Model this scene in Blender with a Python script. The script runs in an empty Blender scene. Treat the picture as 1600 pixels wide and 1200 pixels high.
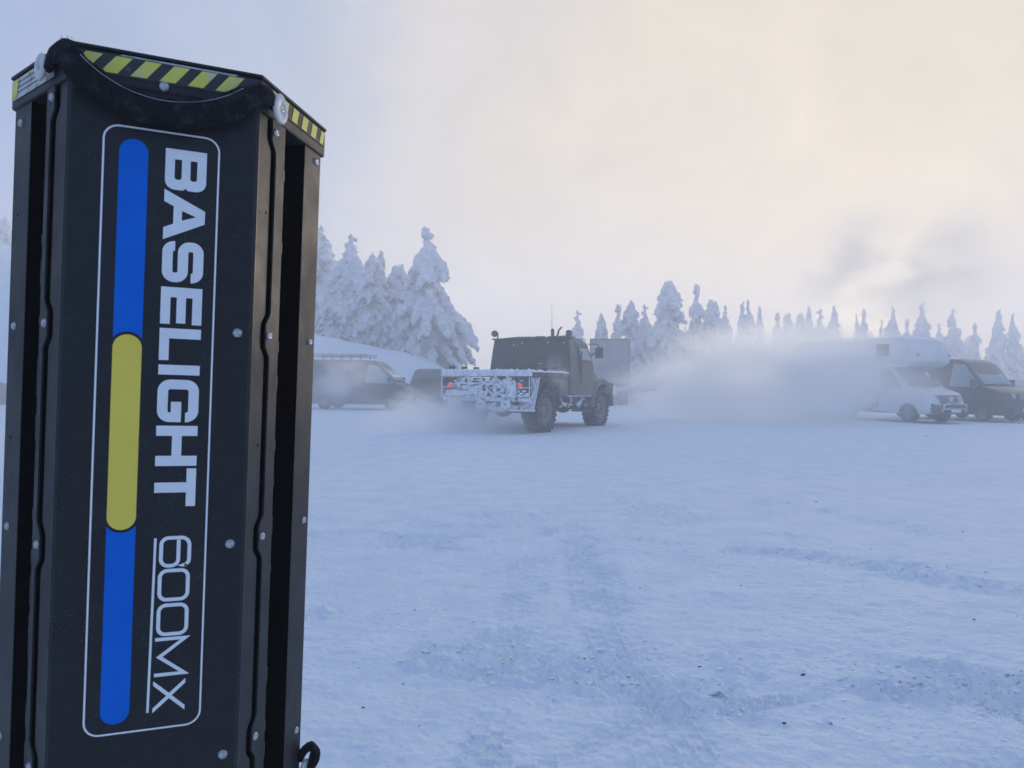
import bpy, bmesh, math, random
import numpy as np
from mathutils import Vector, Matrix, Euler

random.seed(7)
rng = np.random.default_rng(7)
sc = bpy.context.scene
C = sc.collection
R = math.radians

# ------------------------------------------------------------------ camera
CAM_H, F, ROLL = 1.28, 1200.0, R(0.6)
cam_d = bpy.data.cameras.new('camera')
cam_d.sensor_width = 36.0
cam_d.lens = 36.0 * F / 1600.0
cam_d.clip_start = 0.05
cam_d.clip_end = 6000
cam_d.dof.use_dof = True
cam_d.dof.focus_distance = 6.0
cam_d.dof.aperture_fstop = 32.0
cam = bpy.data.objects.new('camera', cam_d)
C.objects.link(cam)
cam.matrix_world = Matrix.Translation((0, 0, CAM_H)) @ Matrix.Rotation(R(90), 4, 'X') @ Matrix.Rotation(ROLL, 4, 'Z')
sc.camera = cam
CR = Vector((math.cos(ROLL), 0, math.sin(ROLL)))      # camera right
CD = Vector((math.sin(ROLL), 0, -math.cos(ROLL)))     # camera down
CF = Vector((0, 1, 0))
CO = Vector((0, 0, CAM_H))


def at(x, y, D):
    """point of the place seen at photo pixel (x, y) at depth D metres"""
    return CO + CR * ((x - 800) / F * D) + CD * ((y - 600) / F * D) + CF * D


def ground_at(x, y):
    d = CR * ((x - 800) / F) + CD * ((y - 600) / F) + CF
    return CO + d * (CAM_H / -d.z)


# ------------------------------------------------------------------ sky and sun
SUN_EL, SUN_AZ = R(6.0), R(24.8)
sun_dir = Vector((math.sin(SUN_AZ) * math.cos(SUN_EL), math.cos(SUN_AZ) * math.cos(SUN_EL), math.sin(SUN_EL)))
world = bpy.data.worlds.new('World')
sc.world = world
world.use_nodes = True
wn, wl = world.node_tree.nodes, world.node_tree.links
wn.clear()
w_out = wn.new('ShaderNodeOutputWorld')
w_bg = wn.new('ShaderNodeBackground')
w_bg2 = wn.new('ShaderNodeBackground')
w_add = wn.new('ShaderNodeAddShader')
w_sky = wn.new('ShaderNodeTexSky')
w_sky.sky_type = 'NISHITA'
w_sky.sun_disc = False
w_sky.sun_elevation = SUN_EL
w_sky.sun_rotation = SUN_AZ
w_sky.dust_density = 3.0
w_sky.altitude = 300
w_thin = wn.new('ShaderNodeVectorMath'); w_thin.operation = 'SCALE'
w_thin.inputs['Scale'].default_value = 0.16      # share of the clear sky that comes through the fog
wl.new(w_sky.outputs[0], w_thin.inputs[0])
wl.new(w_thin.outputs[0], w_bg.inputs[0])
w_bg.inputs[1].default_value = 0.05
# the winter fog veil: scattered light, warm round the sun, blue away from it
w_tc = wn.new('ShaderNodeTexCoord')
w_dot = wn.new('ShaderNodeVectorMath'); w_dot.operation = 'DOT_PRODUCT'
w_dot.inputs[1].default_value = sun_dir
w_nrm = wn.new('ShaderNodeVectorMath'); w_nrm.operation = 'NORMALIZE'
wl.new(w_tc.outputs['Generated'], w_nrm.inputs[0])
wl.new(w_nrm.outputs[0], w_dot.inputs[0])
w_n = wn.new('ShaderNodeTexNoise')
w_n.inputs['Scale'].default_value = 2.6
w_n.inputs['Detail'].default_value = 7
w_n.inputs['Roughness'].default_value = 0.55
wl.new(w_nrm.outputs[0], w_n.inputs['Vector'])
w_ac = wn.new('ShaderNodeMath'); w_ac.operation = 'ARCCOSINE'
wl.new(w_dot.outputs['Value'], w_ac.inputs[0])
w_ma = wn.new('ShaderNodeMath'); w_ma.operation = 'MULTIPLY_ADD'
w_ma.inputs[1].default_value = 0.44
w_ma.inputs[2].default_value = -0.22
wl.new(w_n.outputs[0], w_ma.inputs[0])
w_ad = wn.new('ShaderNodeMath'); w_ad.operation = 'ADD'
wl.new(w_ac.outputs[0], w_ad.inputs[0])
wl.new(w_ma.outputs[0], w_ad.inputs[1])
w_dv = wn.new('ShaderNodeMath'); w_dv.operation = 'DIVIDE'
w_dv.inputs[1].default_value = math.pi
wl.new(w_ad.outputs[0], w_dv.inputs[0])
w_rp = wn.new('ShaderNodeValToRGB')
w_rp.color_ramp.interpolation = 'EASE'
stops = [(0.0, (0.75, 0.65, 0.46)), (0.022, (0.72, 0.63, 0.44)), (0.12, (0.71, 0.62, 0.48)), (0.185, (0.62, 0.575, 0.53)),
         (0.25, (0.36, 0.43, 0.58)), (0.34, (0.20, 0.31, 0.545)), (0.42, (0.22, 0.35, 0.61)), (0.55, (0.25, 0.38, 0.67)), (1.0, (0.25, 0.38, 0.68))]
cr = w_rp.color_ramp
while len(cr.elements) < len(stops):
    cr.elements.new(0.5)
for e, (p, c) in zip(cr.elements, stops):
    e.position = p
    e.color = (*c, 1)
wl.new(w_dv.outputs[0], w_rp.inputs[0])
w_n2 = wn.new('ShaderNodeTexNoise')
w_n2.inputs['Scale'].default_value = 5.5
w_n2.inputs['Detail'].default_value = 8
w_n2.inputs['Roughness'].default_value = 0.6
w_n2.inputs['Distortion'].default_value = 0.8
wl.new(w_nrm.outputs[0], w_n2.inputs['Vector'])
w_m2 = wn.new('ShaderNodeMapRange')
w_m2.inputs['From Min'].default_value = 0.3
w_m2.inputs['From Max'].default_value = 0.7
w_m2.inputs['To Min'].default_value = 0.90
w_m2.inputs['To Max'].default_value = 1.08
wl.new(w_n2.outputs[0], w_m2.inputs[0])
w_sc = wn.new('ShaderNodeVectorMath'); w_sc.operation = 'SCALE'
wl.new(w_rp.outputs[0], w_sc.inputs[0])
wl.new(w_m2.outputs[0], w_sc.inputs['Scale'])
wl.new(w_sc.outputs[0], w_bg2.inputs[0])
w_bg2.inputs[1].default_value = 1.0
wl.new(w_bg.outputs[0], w_add.inputs[0])
wl.new(w_bg2.outputs[0], w_add.inputs[1])
# the sun itself, a soft disc behind the fog
w_cl = wn.new('ShaderNodeMath'); w_cl.operation = 'MAXIMUM'; w_cl.inputs[1].default_value = 0.0
wl.new(w_dot.outputs['Value'], w_cl.inputs[0])
w_pw = wn.new('ShaderNodeMath'); w_pw.operation = 'POWER'; w_pw.inputs[1].default_value = 1100
wl.new(w_cl.outputs[0], w_pw.inputs[0])
w_pm = wn.new('ShaderNodeMath'); w_pm.operation = 'MULTIPLY'; w_pm.inputs[1].default_value = 1.3
wl.new(w_pw.outputs[0], w_pm.inputs[0])
w_bg3 = wn.new('ShaderNodeBackground'); w_bg3.inputs[0].default_value = (1.0, 0.80, 0.36, 1)
wl.new(w_pm.outputs[0], w_bg3.inputs[1])
w_add2 = wn.new('ShaderNodeAddShader')
wl.new(w_add.outputs[0], w_add2.inputs[0])
wl.new(w_bg3.outputs[0], w_add2.inputs[1])
wl.new(w_add2.outputs[0], w_out.inputs[0])

sun_l = bpy.data.lights.new('sun', 'SUN')
sun_l.energy = 5.0
sun_l.angle = R(12)
sun_l.color = (1.0, 0.83, 0.62)
sun = bpy.data.objects.new('sun', sun_l)
C.objects.link(sun)
sun.rotation_euler = (-sun_dir).to_track_quat('-Z', 'Y').to_euler()

vs = sc.view_settings
vs.view_transform = 'Standard'
vs.look = 'None'
vs.exposure = 0.19
vs.gamma = 1.0
sc.cycles.use_denoising = True
sc.cycles.max_bounces = 14
sc.cycles.diffuse_bounces = 3
sc.cycles.glossy_bounces = 3
sc.cycles.transmission_bounces = 4
sc.cycles.volume_bounces = 12
sc.cycles.transparent_max_bounces = 8
sc.cycles.volume_step_rate = 1.0
sc.cycles.volume_max_steps = 256


# ------------------------------------------------------------------ materials
MATS = {}


def mat(name, col, rough=0.6, metal=0.0, col2=None, scale=8.0, lo=0.4, hi=0.6, bump=0.0, bscale=40.0, spec=0.5, detail=5, emit=None, bdist=0.01, stretch=None, dust=0.0):
    if name in MATS:
        return MATS[name]
    m = bpy.data.materials.new(name)
    m.use_nodes = True
    nt = m.node_tree
    b = nt.nodes['Principled BSDF']
    b.inputs['Base Color'].default_value = (*col, 1)
    b.inputs['Roughness'].default_value = rough
    b.inputs['Metallic'].default_value = metal
    b.inputs['Specular IOR Level'].default_value = spec
    tc = nt.nodes.new('ShaderNodeTexCoord')
    vec = tc.outputs['Object']
    if stretch:
        mp = nt.nodes.new('ShaderNodeMapping')
        mp.inputs['Scale'].default_value = stretch
        nt.links.new(vec, mp.inputs[0])
        vec = mp.outputs[0]
    if col2 is not None:
        n = nt.nodes.new('ShaderNodeTexNoise')
        n.inputs['Scale'].default_value = scale
        n.inputs['Detail'].default_value = detail
        n.inputs['Roughness'].default_value = 0.6
        nt.links.new(vec, n.inputs['Vector'])
        r = nt.nodes.new('ShaderNodeValToRGB')
        r.color_ramp.elements[0].position = lo
        r.color_ramp.elements[1].position = hi
        r.color_ramp.elements[0].color = (*col, 1)
        r.color_ramp.elements[1].color = (*col2, 1)
        nt.links.new(n.outputs[0], r.inputs[0])
        nt.links.new(r.outputs[0], b.inputs['Base Color'])
    if dust:
        # fine frost grains and wiped dust, denser in drifting patches
        src = b.inputs['Base Color'].links[0].from_socket
        da = nt.nodes.new('ShaderNodeTexNoise'); da.inputs['Scale'].default_value = 520; da.inputs['Detail'].default_value = 2
        db = nt.nodes.new('ShaderNodeTexNoise'); db.inputs['Scale'].default_value = 9; db.inputs['Detail'].default_value = 6; db.inputs['Roughness'].default_value = 0.7
        nt.links.new(vec, da.inputs['Vector']); nt.links.new(vec, db.inputs['Vector'])
        sm = nt.nodes.new('ShaderNodeMath'); sm.operation = 'MULTIPLY_ADD'
        sm.inputs[1].default_value = 0.30
        nt.links.new(db.outputs[0], sm.inputs[0]); nt.links.new(da.outputs[0], sm.inputs[2])
        mr = nt.nodes.new('ShaderNodeMapRange')
        mr.inputs['From Min'].default_value = 0.80; mr.inputs['From Max'].default_value = 0.93
        mr.inputs['To Max'].default_value = dust
        nt.links.new(sm.outputs[0], mr.inputs[0])
        mx = nt.nodes.new('ShaderNodeMix'); mx.data_type = 'RGBA'
        nt.links.new(mr.outputs[0], mx.inputs['Factor'])
        nt.links.new(src, mx.inputs['A'])
        mx.inputs['B'].default_value = (0.40, 0.43, 0.47, 1)
        nt.links.new(mx.outputs['Result'], b.inputs['Base Color'])
        rg = nt.nodes.new('ShaderNodeMapRange')
        rg.inputs['From Min'].default_value = 0.3; rg.inputs['From Max'].default_value = 0.7
        rg.inputs['To Min'].default_value = rough - 0.08; rg.inputs['To Max'].default_value = rough + 0.14
        nt.links.new(db.outputs[0], rg.inputs[0])
        nt.links.new(rg.outputs[0], b.inputs['Roughness'])
    if bump:
        n2 = nt.nodes.new('ShaderNodeTexNoise')
        n2.inputs['Scale'].default_value = bscale
        n2.inputs['Detail'].default_value = 6
        nt.links.new(vec, n2.inputs['Vector'])
        bp = nt.nodes.new('ShaderNodeBump')
        bp.inputs['Strength'].default_value = bump
        bp.inputs['Distance'].default_value = bdist
        nt.links.new(n2.outputs[0], bp.inputs['Height'])
        nt.links.new(bp.outputs[0], b.inputs['Normal'])
    if emit:
        b.inputs['Emission Color'].default_value = (*emit[:3], 1)
        b.inputs['Emission Strength'].default_value = emit[3]
    MATS[name] = m
    return m


SNOW = (0.84, 0.87, 0.90)
M_ground = mat('ground snow', (0.72, 0.785, 0.84), 0.75, col2=(0.83, 0.875, 0.905), scale=2.6, lo=0.32, hi=0.68, bump=0.8, bscale=26, bdist=0.03, spec=0.3)
M_snow = mat('snow', SNOW, 0.8, col2=(0.90, 0.92, 0.94), scale=3, bump=0.5, bscale=14, bdist=0.05, spec=0.2)
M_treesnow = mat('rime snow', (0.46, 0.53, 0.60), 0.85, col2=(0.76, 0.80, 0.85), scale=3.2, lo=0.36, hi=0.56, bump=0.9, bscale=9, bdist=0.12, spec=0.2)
M_twig = mat('frosted twig', (0.075, 0.085, 0.085), 0.9, col2=(0.42, 0.46, 0.50), scale=6, lo=0.45, hi=0.8)
M_bark = mat('bark', (0.09, 0.075, 0.06), 0.9, col2=(0.5, 0.52, 0.55), scale=8)
M_dirt = mat('dirt', (0.05, 0.045, 0.04), 0.9, col2=(0.12, 0.10, 0.085), scale=30)
M_dirtysnow = mat('dirty snow', (0.80, 0.83, 0.86), 0.85, col2=(0.20, 0.19, 0.18), scale=9, lo=0.52, hi=0.66, bump=0.5, bscale=30)
M_gravel = mat('mound gravel', (0.20, 0.17, 0.14), 0.95, col2=(0.34, 0.30, 0.26), scale=6, bump=0.8, bscale=10, bdist=0.1)
M_black = mat('black powder coat', (0.010, 0.011, 0.013), 0.45, col2=(0.014, 0.015, 0.018), scale=60, bump=0.12, bscale=900, bdist=0.0006, spec=0.32, dust=0.16)
M_strip = mat('sky-lit black coat', (0.014, 0.016, 0.021), 0.50, col2=(0.022, 0.024, 0.029), scale=35, bump=0.10, bscale=700, bdist=0.0006, spec=0.30, dust=0.22)  # black coat made paler for the sky light grazing the side faces
M_core = mat('recess shade black', (0.003, 0.003, 0.0035), 0.9, spec=0.0)  # near black, the shade of deep recesses put into the colour
M_label = mat('label film', (0.009, 0.010, 0.013), 0.35, col2=(0.013, 0.014, 0.017), scale=25, spec=0.34, dust=0.12)
M_blue = mat('blue print', (0.001, 0.135, 0.62), 0.5, col2=(0.002, 0.15, 0.66), scale=30, spec=0.12)
M_yellow = mat('yellow print', (0.90, 0.70, 0.10), 0.5, col2=(0.86, 0.66, 0.09), scale=25, spec=0.3)
M_white = mat('white print', (0.84, 0.86, 0.87), 0.5, col2=(0.80, 0.82, 0.84), scale=50, spec=0.3)
M_tape = mat('black tape', (0.025, 0.026, 0.03), 0.5, col2=(0.12, 0.13, 0.14), scale=70, lo=0.62, hi=0.72)
M_tapey = mat('yellow tape', (0.72, 0.66, 0.10), 0.5, col2=(0.60, 0.60, 0.34), scale=90, lo=0.52, hi=0.7)
M_silver = mat('silver sticker', (0.45, 0.50, 0.52), 0.35, 0.4, col2=(0.22, 0.25, 0.28), scale=60, lo=0.5, hi=0.62)
M_steel = mat('zinc screw', (0.55, 0.56, 0.58), 0.35, 0.8, col2=(0.35, 0.36, 0.38), scale=300)
M_bare = mat('rubbed bare metal', (0.16, 0.16, 0.165), 0.5, 0.3, col2=(0.07, 0.07, 0.075), scale=160)
M_washer = mat('nylon washer', (0.66, 0.66, 0.62), 0.5, col2=(0.55, 0.56, 0.54), scale=120)
M_strap = mat('fuzzy strap', (0.012, 0.013, 0.016), 0.95, col2=(0.055, 0.058, 0.066), scale=90, lo=0.5, hi=0.8, bump=0.9, bscale=500, bdist=0.004, spec=0.15)
M_frost = mat('frost', (0.66, 0.70, 0.75), 0.85, col2=(0.90, 0.92, 0.94), scale=10, bump=0.7, bscale=25, bdist=0.03, spec=0.2)
M_olive = mat('olive paint', (0.13, 0.115, 0.085), 0.55, col2=(0.20, 0.185, 0.15), scale=5, lo=0.45, hi=0.8)
M_tarp = mat('dark tarpaulin', (0.030, 0.030, 0.028), 0.8, col2=(0.055, 0.055, 0.053), scale=4, bump=0.5, bscale=5, bdist=0.05)
M_frame = mat('dark chassis', (0.028, 0.028, 0.030), 0.7, col2=(0.30, 0.32, 0.35), scale=7, lo=0.55, hi=0.75)
M_rubber = mat('rubber', (0.022, 0.022, 0.023), 0.85, col2=(0.34, 0.36, 0.39), scale=12, lo=0.52, hi=0.80)
M_glass = mat('window glass', (0.035, 0.045, 0.05), 0.08, spec=0.8)
M_paleglass = mat('sky-pale glass', (0.34, 0.43, 0.45), 0.38, spec=0.5)  # sky reflected in and seen through the panes, put into a pale colour
M_red = mat('red lamp', (0.75, 0.03, 0.02), 0.3, emit=(1.0, 0.06, 0.04, 0.5))
M_redoff = mat('red reflector', (0.55, 0.03, 0.03), 0.3)
M_greybox = mat('grey box panel', (0.17, 0.185, 0.21), 0.6, col2=(0.25, 0.265, 0.29), scale=1.2, bump=0.2, bscale=6)
M_vanblack = mat('black car paint', (0.020, 0.021, 0.023), 0.28, col2=(0.05, 0.05, 0.05), scale=3, spec=0.6)
M_vandirty = mat('dusty dark paint', (0.045, 0.047, 0.045), 0.42, col2=(0.12, 0.12, 0.12), scale=2.5, lo=0.4, hi=0.75)
M_vanwhite = mat('white car paint', (0.62, 0.65, 0.68), 0.4, col2=(0.72, 0.74, 0.76), scale=2)
M_plastic = mat('dark plastic', (0.03, 0.03, 0.032), 0.6, col2=(0.09, 0.09, 0.095), scale=9)
M_chrome = mat('bright metal', (0.62, 0.64, 0.66), 0.25, 0.9)
M_lamp = mat('headlamp glass', (0.45, 0.48, 0.50), 0.12, spec=0.8)
M_plate = mat('number plate', (0.72, 0.74, 0.76), 0.5)
M_rim = mat('steel rim', (0.16, 0.16, 0.155), 0.55, col2=(0.4, 0.42, 0.45), scale=14, lo=0.55, hi=0.8)


# ------------------------------------------------------------------ noise (numpy)
def _hash(ix, iy, iz, seed):
    with np.errstate(over='ignore'):
        h = (ix.astype(np.uint32) * np.uint32(374761393) + iy.astype(np.uint32) * np.uint32(668265263)
             + iz.astype(np.uint32) * np.uint32(2147483647 - 77) + np.uint32((seed * 974711 + 12345) & 0xffffffff))
        h = (h ^ (h >> np.uint32(13))) * np.uint32(1274126177)
        h = (h ^ (h >> np.uint32(16))) * np.uint32(2246822519)
        h = h ^ (h >> np.uint32(15))
    return h.astype(np.float64) / 4294967295.0


def vnoise(x, y, z=None, seed=0):
    x = np.asarray(x, float); y = np.asarray(y, float)
    z = np.zeros_like(x) if z is None else np.asarray(z, float)
    fx, fy, fz = np.floor(x), np.floor(y), np.floor(z)
    ix, iy, iz = fx.astype(np.int64), fy.astype(np.int64), fz.astype(np.int64)
    tx, ty, tz = x - fx, y - fy, z - fz
    tx, ty, tz = (t * t * t * (t * (t * 6 - 15) + 10) for t in (tx, ty, tz))
    def c(a, b, d):
        return _hash(ix + a, iy + b, iz + d, seed)
    def lerp(a, b, t):
        return a + (b - a) * t
    v0 = lerp(lerp(c(0, 0, 0), c(1, 0, 0), tx), lerp(c(0, 1, 0), c(1, 1, 0), tx), ty)
    v1 = lerp(lerp(c(0, 0, 1), c(1, 0, 1), tx), lerp(c(0, 1, 1), c(1, 1, 1), tx), ty)
    return lerp(v0, v1, tz) * 2 - 1


def fbm(x, y, z=None, o=4, seed=0, gain=0.5):
    s, a, f = 0, 1.0, 1.0
    for i in range(o):
        s = s + a * vnoise(np.asarray(x) * f, np.asarray(y) * f, None if z is None else np.asarray(z) * f, seed + i * 17)
        a *= gain
        f *= 2.03
    return s


def sstep(a, b, x):
    t = np.clip((x - a) / (b - a), 0, 1)
    return t * t * (3 - 2 * t)


# ------------------------------------------------------------------ mesh helpers
def link(o, parent=None):
    C.objects.link(o)
    if parent is not None:
        o.parent = parent
    return o


def thing(name, label, cat, loc=(0, 0, 0), rotz=0.0, group=None, scale=None):
    o = bpy.data.objects.new(name, None)
    o.empty_display_size = 0.2
    link(o)
    o.location = loc
    o.rotation_euler = (0, 0, rotz)
    if scale:
        o.scale = scale
    return tag(o, label, cat, group)


def tag(o, label=None, cat=None, group=None, kind=None):
    if label: o['label'] = label
    if cat: o['category'] = cat
    if group: o['group'] = group
    if kind: o['kind'] = kind
    return o


class MB:
    def __init__(s):
        s.v, s.f = [], []

    def add(s, vs, fs):
        n = len(s.v)
        s.v += [tuple(p) for p in vs]
        s.f += [tuple(i + n for i in f) for f in fs]
        return s

    def hexa(s, p):
        """8 corners: 0-3 bottom ring, 4-7 top ring"""
        return s.add(p, [(3, 2, 1, 0), (4, 5, 6, 7), (0, 1, 5, 4), (1, 2, 6, 5), (2, 3, 7, 6), (3, 0, 4, 7)])

    def bx(s, x0, x1, y0, y1, z0, z1, m=None):
        p = [Vector(q) for q in ((x0, y0, z0), (x1, y0, z0), (x1, y1, z0), (x0, y1, z0), (x0, y0, z1), (x1, y0, z1), (x1, y1, z1), (x0, y1, z1))]
        if m is not None:
            p = [m @ q for q in p]
        return s.hexa(p)

    def bar(s, a, b, w, h, up=(0, 0, 1)):
        a, b = Vector(a), Vector(b)
        d = (b - a).normalized()
        u = Vector(up)
        if abs(d.dot(u)) > 0.98:
            u = Vector((1, 0, 0))
        r = d.cross(u).normalized()
        u = r.cross(d).normalized()
        r *= w / 2
        u *= h / 2
        return s.hexa([a - r - u, b - r - u, b + r - u, a + r - u, a - r + u, b - r + u, b + r + u, a + r + u])

    def tube(s, pts, r, n=8, caps=True):
        pts = [Vector(p) for p in pts]
        rs = r if isinstance(r, (list, tuple)) else [r] * len(pts)
        vs, fs = [], []
        prev = None
        for i, p in enumerate(pts):
            d = (pts[min(i + 1, len(pts) - 1)] - pts[max(i - 1, 0)]).normalized()
            if prev is None:
                u = d.orthogonal().normalized()
            else:
                u = (prev - d * prev.dot(d)).normalized()
            prev = u
            w = d.cross(u)
            for k in range(n):
                a = 2 * math.pi * k / n
                vs.append(p + (u * math.cos(a) + w * math.sin(a)) * rs[i])
        for i in range(len(pts) - 1):
            for k in range(n):
                k2 = (k + 1) % n
                fs.append((i * n + k, i * n + k2, (i + 1) * n + k2, (i + 1) * n + k))
        if caps:
            fs.append(tuple(reversed(range(n))))
            fs.append(tuple(range((len(pts) - 1) * n, len(pts) * n)))
        return s.add(vs, fs)

    def lathe(s, prof, o=(0, 0, 0), axis='Y', n=24, close=True):
        """prof: list of (radius, along-axis)"""
        o = Vector(o)
        vs, fs = [], []
        m = len(prof)
        for k in range(n):
            a = 2 * math.pi * k / n
            c, t = math.cos(a), math.sin(a)
            for r, h in prof:
                if axis == 'Y':
                    vs.append(o + Vector((r * c, h, r * t)))
                elif axis == 'X':
                    vs.append(o + Vector((h, r * c, r * t)))
                else:
                    vs.append(o + Vector((r * c, r * t, h)))
        for k in range(n):
            k2 = (k + 1) % n
            for i in range(m - 1 if not close else m):
                j = (i + 1) % m
                fs.append((k * m + i, k * m + j, k2 * m + j, k2 * m + i))
        return s.add(vs, fs)

    def prism(s, poly, off):
        """poly: list of 3d points; off: extrusion vector"""
        off = Vector(off)
        a = [Vector(p) for p in poly]
        n = len(a)
        vs = a + [p + off for p in a]
        fs = [tuple(reversed(range(n))), tuple(range(n, 2 * n))]
        for i in range(n):
            j = (i + 1) % n
            fs.append((i, j, n + j, n + i))
        return s.add(vs, fs)

    def poly(s, pts):
        return s.add(pts, [tuple(range(len(pts)))])

    def blob(s, c, r, seed=0, amp=0.15, sub=2, fr=1.6):
        V, Fc = ico(sub)
        P = V * (1 + amp * vnoise(V[:, 0] * fr + seed * 3.1, V[:, 1] * fr, V[:, 2] * fr, seed))[:, None]
        P = P * np.array(r if isinstance(r, (tuple, list)) else (r, r, r)) + np.array(c)
        return s.add(P.tolist(), Fc.tolist())

    def mesh(s, name, m, smooth=False):
        me = bpy.data.meshes.new(name)
        me.from_pydata(s.v, [], s.f)
        bm = bmesh.new()
        bm.from_mesh(me)
        bmesh.ops.recalc_face_normals(bm, faces=bm.faces)
        big = [f for f in bm.faces if len(f.verts) > 6]
        if big:
            bmesh.ops.triangulate(bm, faces=big)
        bm.to_mesh(me)
        bm.free()
        me.materials.append(m)
        if smooth:
            me.shade_smooth()
        return me

    def build(s, name, m, parent=None, smooth=False, bevel=0.0, seg=2, label=None):
        o = bpy.data.objects.new(name, s.mesh(name, m, smooth))
        link(o, parent)
        if bevel:
            b = o.modifiers.new('bevel', 'BEVEL')
            b.width = bevel
            b.segments = seg
            b.limit_method = 'ANGLE'
            b.angle_limit = R(35)
        if label:
            o['label'] = label
        return o


_ICO = {}


def ico(sub):
    if sub not in _ICO:
        bm = bmesh.new()
        bmesh.ops.create_icosphere(bm, subdivisions=sub, radius=1.0)
        _ICO[sub] = (np.array([v.co[:] for v in bm.verts]), np.array([[v.index for v in f.verts] for f in bm.faces]))
        bm.free()
    return _ICO[sub]


def fast_mesh(name, V, Fq, m, smooth=True):
    """V (n,3), Fq (k, 3 or 4) numpy -> mesh"""
    me = bpy.data.meshes.new(name)
    k, n = Fq.shape
    me.vertices.add(len(V))
    me.vertices.foreach_set('co', np.ascontiguousarray(V, dtype=np.float32).ravel())
    me.loops.add(k * n)
    me.loops.foreach_set('vertex_index', np.ascontiguousarray(Fq, dtype=np.int32).ravel())
    me.polygons.add(k)
    me.polygons.foreach_set('loop_start', np.arange(0, k * n, n, dtype=np.int32))
    me.update(calc_edges=True)
    me.validate()
    me.materials.append(m)
    if smooth:
        me.shade_smooth()
    return me


# ------------------------------------------------------------------ ground
def gpl(pix):
    return np.array([(lambda g: (g.x, g.y))(ground_at(*p)) for p in pix])


def band(x, y, line, w):
    """1 inside a band of half width w round a polyline, fading out; also returns along / across coordinates"""
    best = np.full(x.shape, 1e9)
    al = np.zeros_like(x)
    ac = np.zeros_like(x)
    s0 = 0.0
    for a, b in zip(line[:-1], line[1:]):
        d = b - a
        L = math.hypot(*d)
        d = d / L
        t = np.clip((x - a[0]) * d[0] + (y - a[1]) * d[1], 0, L)
        px, py = x - (a[0] + t * d[0]), y - (a[1] + t * d[1])
        q = np.hypot(px, py)
        k = q < best
        best = np.where(k, q, best)
        al = np.where(k, s0 + t, al)
        ac = np.where(k, px * -d[1] + py * d[0], ac)
        s0 += L
    return 1 - sstep(w * 0.55, w, best), al, ac


CH = [  # churned bands: photo pixels, half width m, amplitude
    (gpl([(400, 975), (620, 962), (740, 980), (830, 1005), (960, 1015), (1150, 1030), (1320, 1060), (1480, 1095), (1650, 1120)]), 0.30, 0.026),
    (gpl([(560, 1015), (720, 1035), (850, 1055), (960, 1068), (1130, 1090), (1300, 1120), (1500, 1165), (1680, 1200)]), 0.26, 0.027),
    (gpl([(300, 840), (560, 842), (760, 846), (960, 850), (1140, 868), (1330, 876), (1480, 900), (1700, 935)]), 0.45, 0.026),
    (gpl([(300, 812), (620, 818), (900, 815), (1200, 790), (1420, 745), (1700, 730)]), 0.7, 0.018),
    (gpl([(950, 735), (1120, 760), (1290, 790), (1500, 830), (1700, 850)]), 0.6, 0.016),
    (gpl([(1380, 1060), (1500, 1060), (1600, 1090), (1700, 1110)]), 0.34, 0.038),
    (gpl([(850, 700), (960, 775), (1100, 815), (1250, 830)]), 0.35, 0.02),
]
TR = [  # tyre tread tracks running towards the camera
    (gpl([(840, 1330), (838, 1200), (828, 1060), (826, 930), (860, 800)]), 0.15),
    (gpl([(1100, 1330), (1035, 1200), (975, 1060), (920, 940), (905, 860), (900, 780)]), 0.16),
    (gpl([(940, 1330), (880, 1180), (1010, 1120), (1300, 1080)]), 0.07),
    (gpl([(1240, 1330), (1090, 1180), (1000, 1040), (960, 930), (940, 840)]), 0.13),
    (gpl([(700, 1330), (760, 1160), (800, 1000), (810, 880)]), 0.12),
]


def near_h(x, y):
    r = np.hypot(x, y)
    h = np.zeros_like(x)
    fine = 1 - sstep(9, 16, r)
    h = h + fine * 0.0050 * fbm(x / 0.09, y / 0.06, o=3, seed=19)
    for i, (ln, w, amp) in enumerate(CH):
        m, al, ac = band(x, y, ln, w)
        patch = sstep(-0.25, 0.35, fbm(x / 0.7, y / 0.5, o=2, seed=60 + i))
        n = fbm(x / 0.11, y / 0.10, o=4, seed=30 + i, gain=0.6)
        g2 = fbm(x / 0.035, y / 0.03, o=2, seed=130 + i)
        h = h + m * patch * amp * (1.1 * np.abs(n) - 0.62 + 0.22 * g2 * (1 - sstep(5, 9, r)))
    for i, (ln, w) in enumerate(TR):
        m, al, ac = band(x, y, ln, w)
        blk = np.where(np.abs(((ac / (w * 0.5)) % 1.0) - 0.5) > 0.40, 1.0, 0.0)
        ph = (al / 0.11 + 0.5 * (np.floor(ac / (w * 0.5)) % 2)) % 1.0
        lug = np.where(ph < 0.16, 1.0, 0.0)
        soft = 0.5 + 0.5 * sstep(-0.3, 0.3, fbm(x / 0.5, y / 0.5, o=2, seed=80 + i))
        wear = sstep(-0.9, 0.1, fbm(x / 0.42, y / 0.35, o=3, seed=90 + i))
        h = h + m * wear * (np.maximum(0.75 * blk, lug) * 0.013 * soft - 0.005)
    return h


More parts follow.
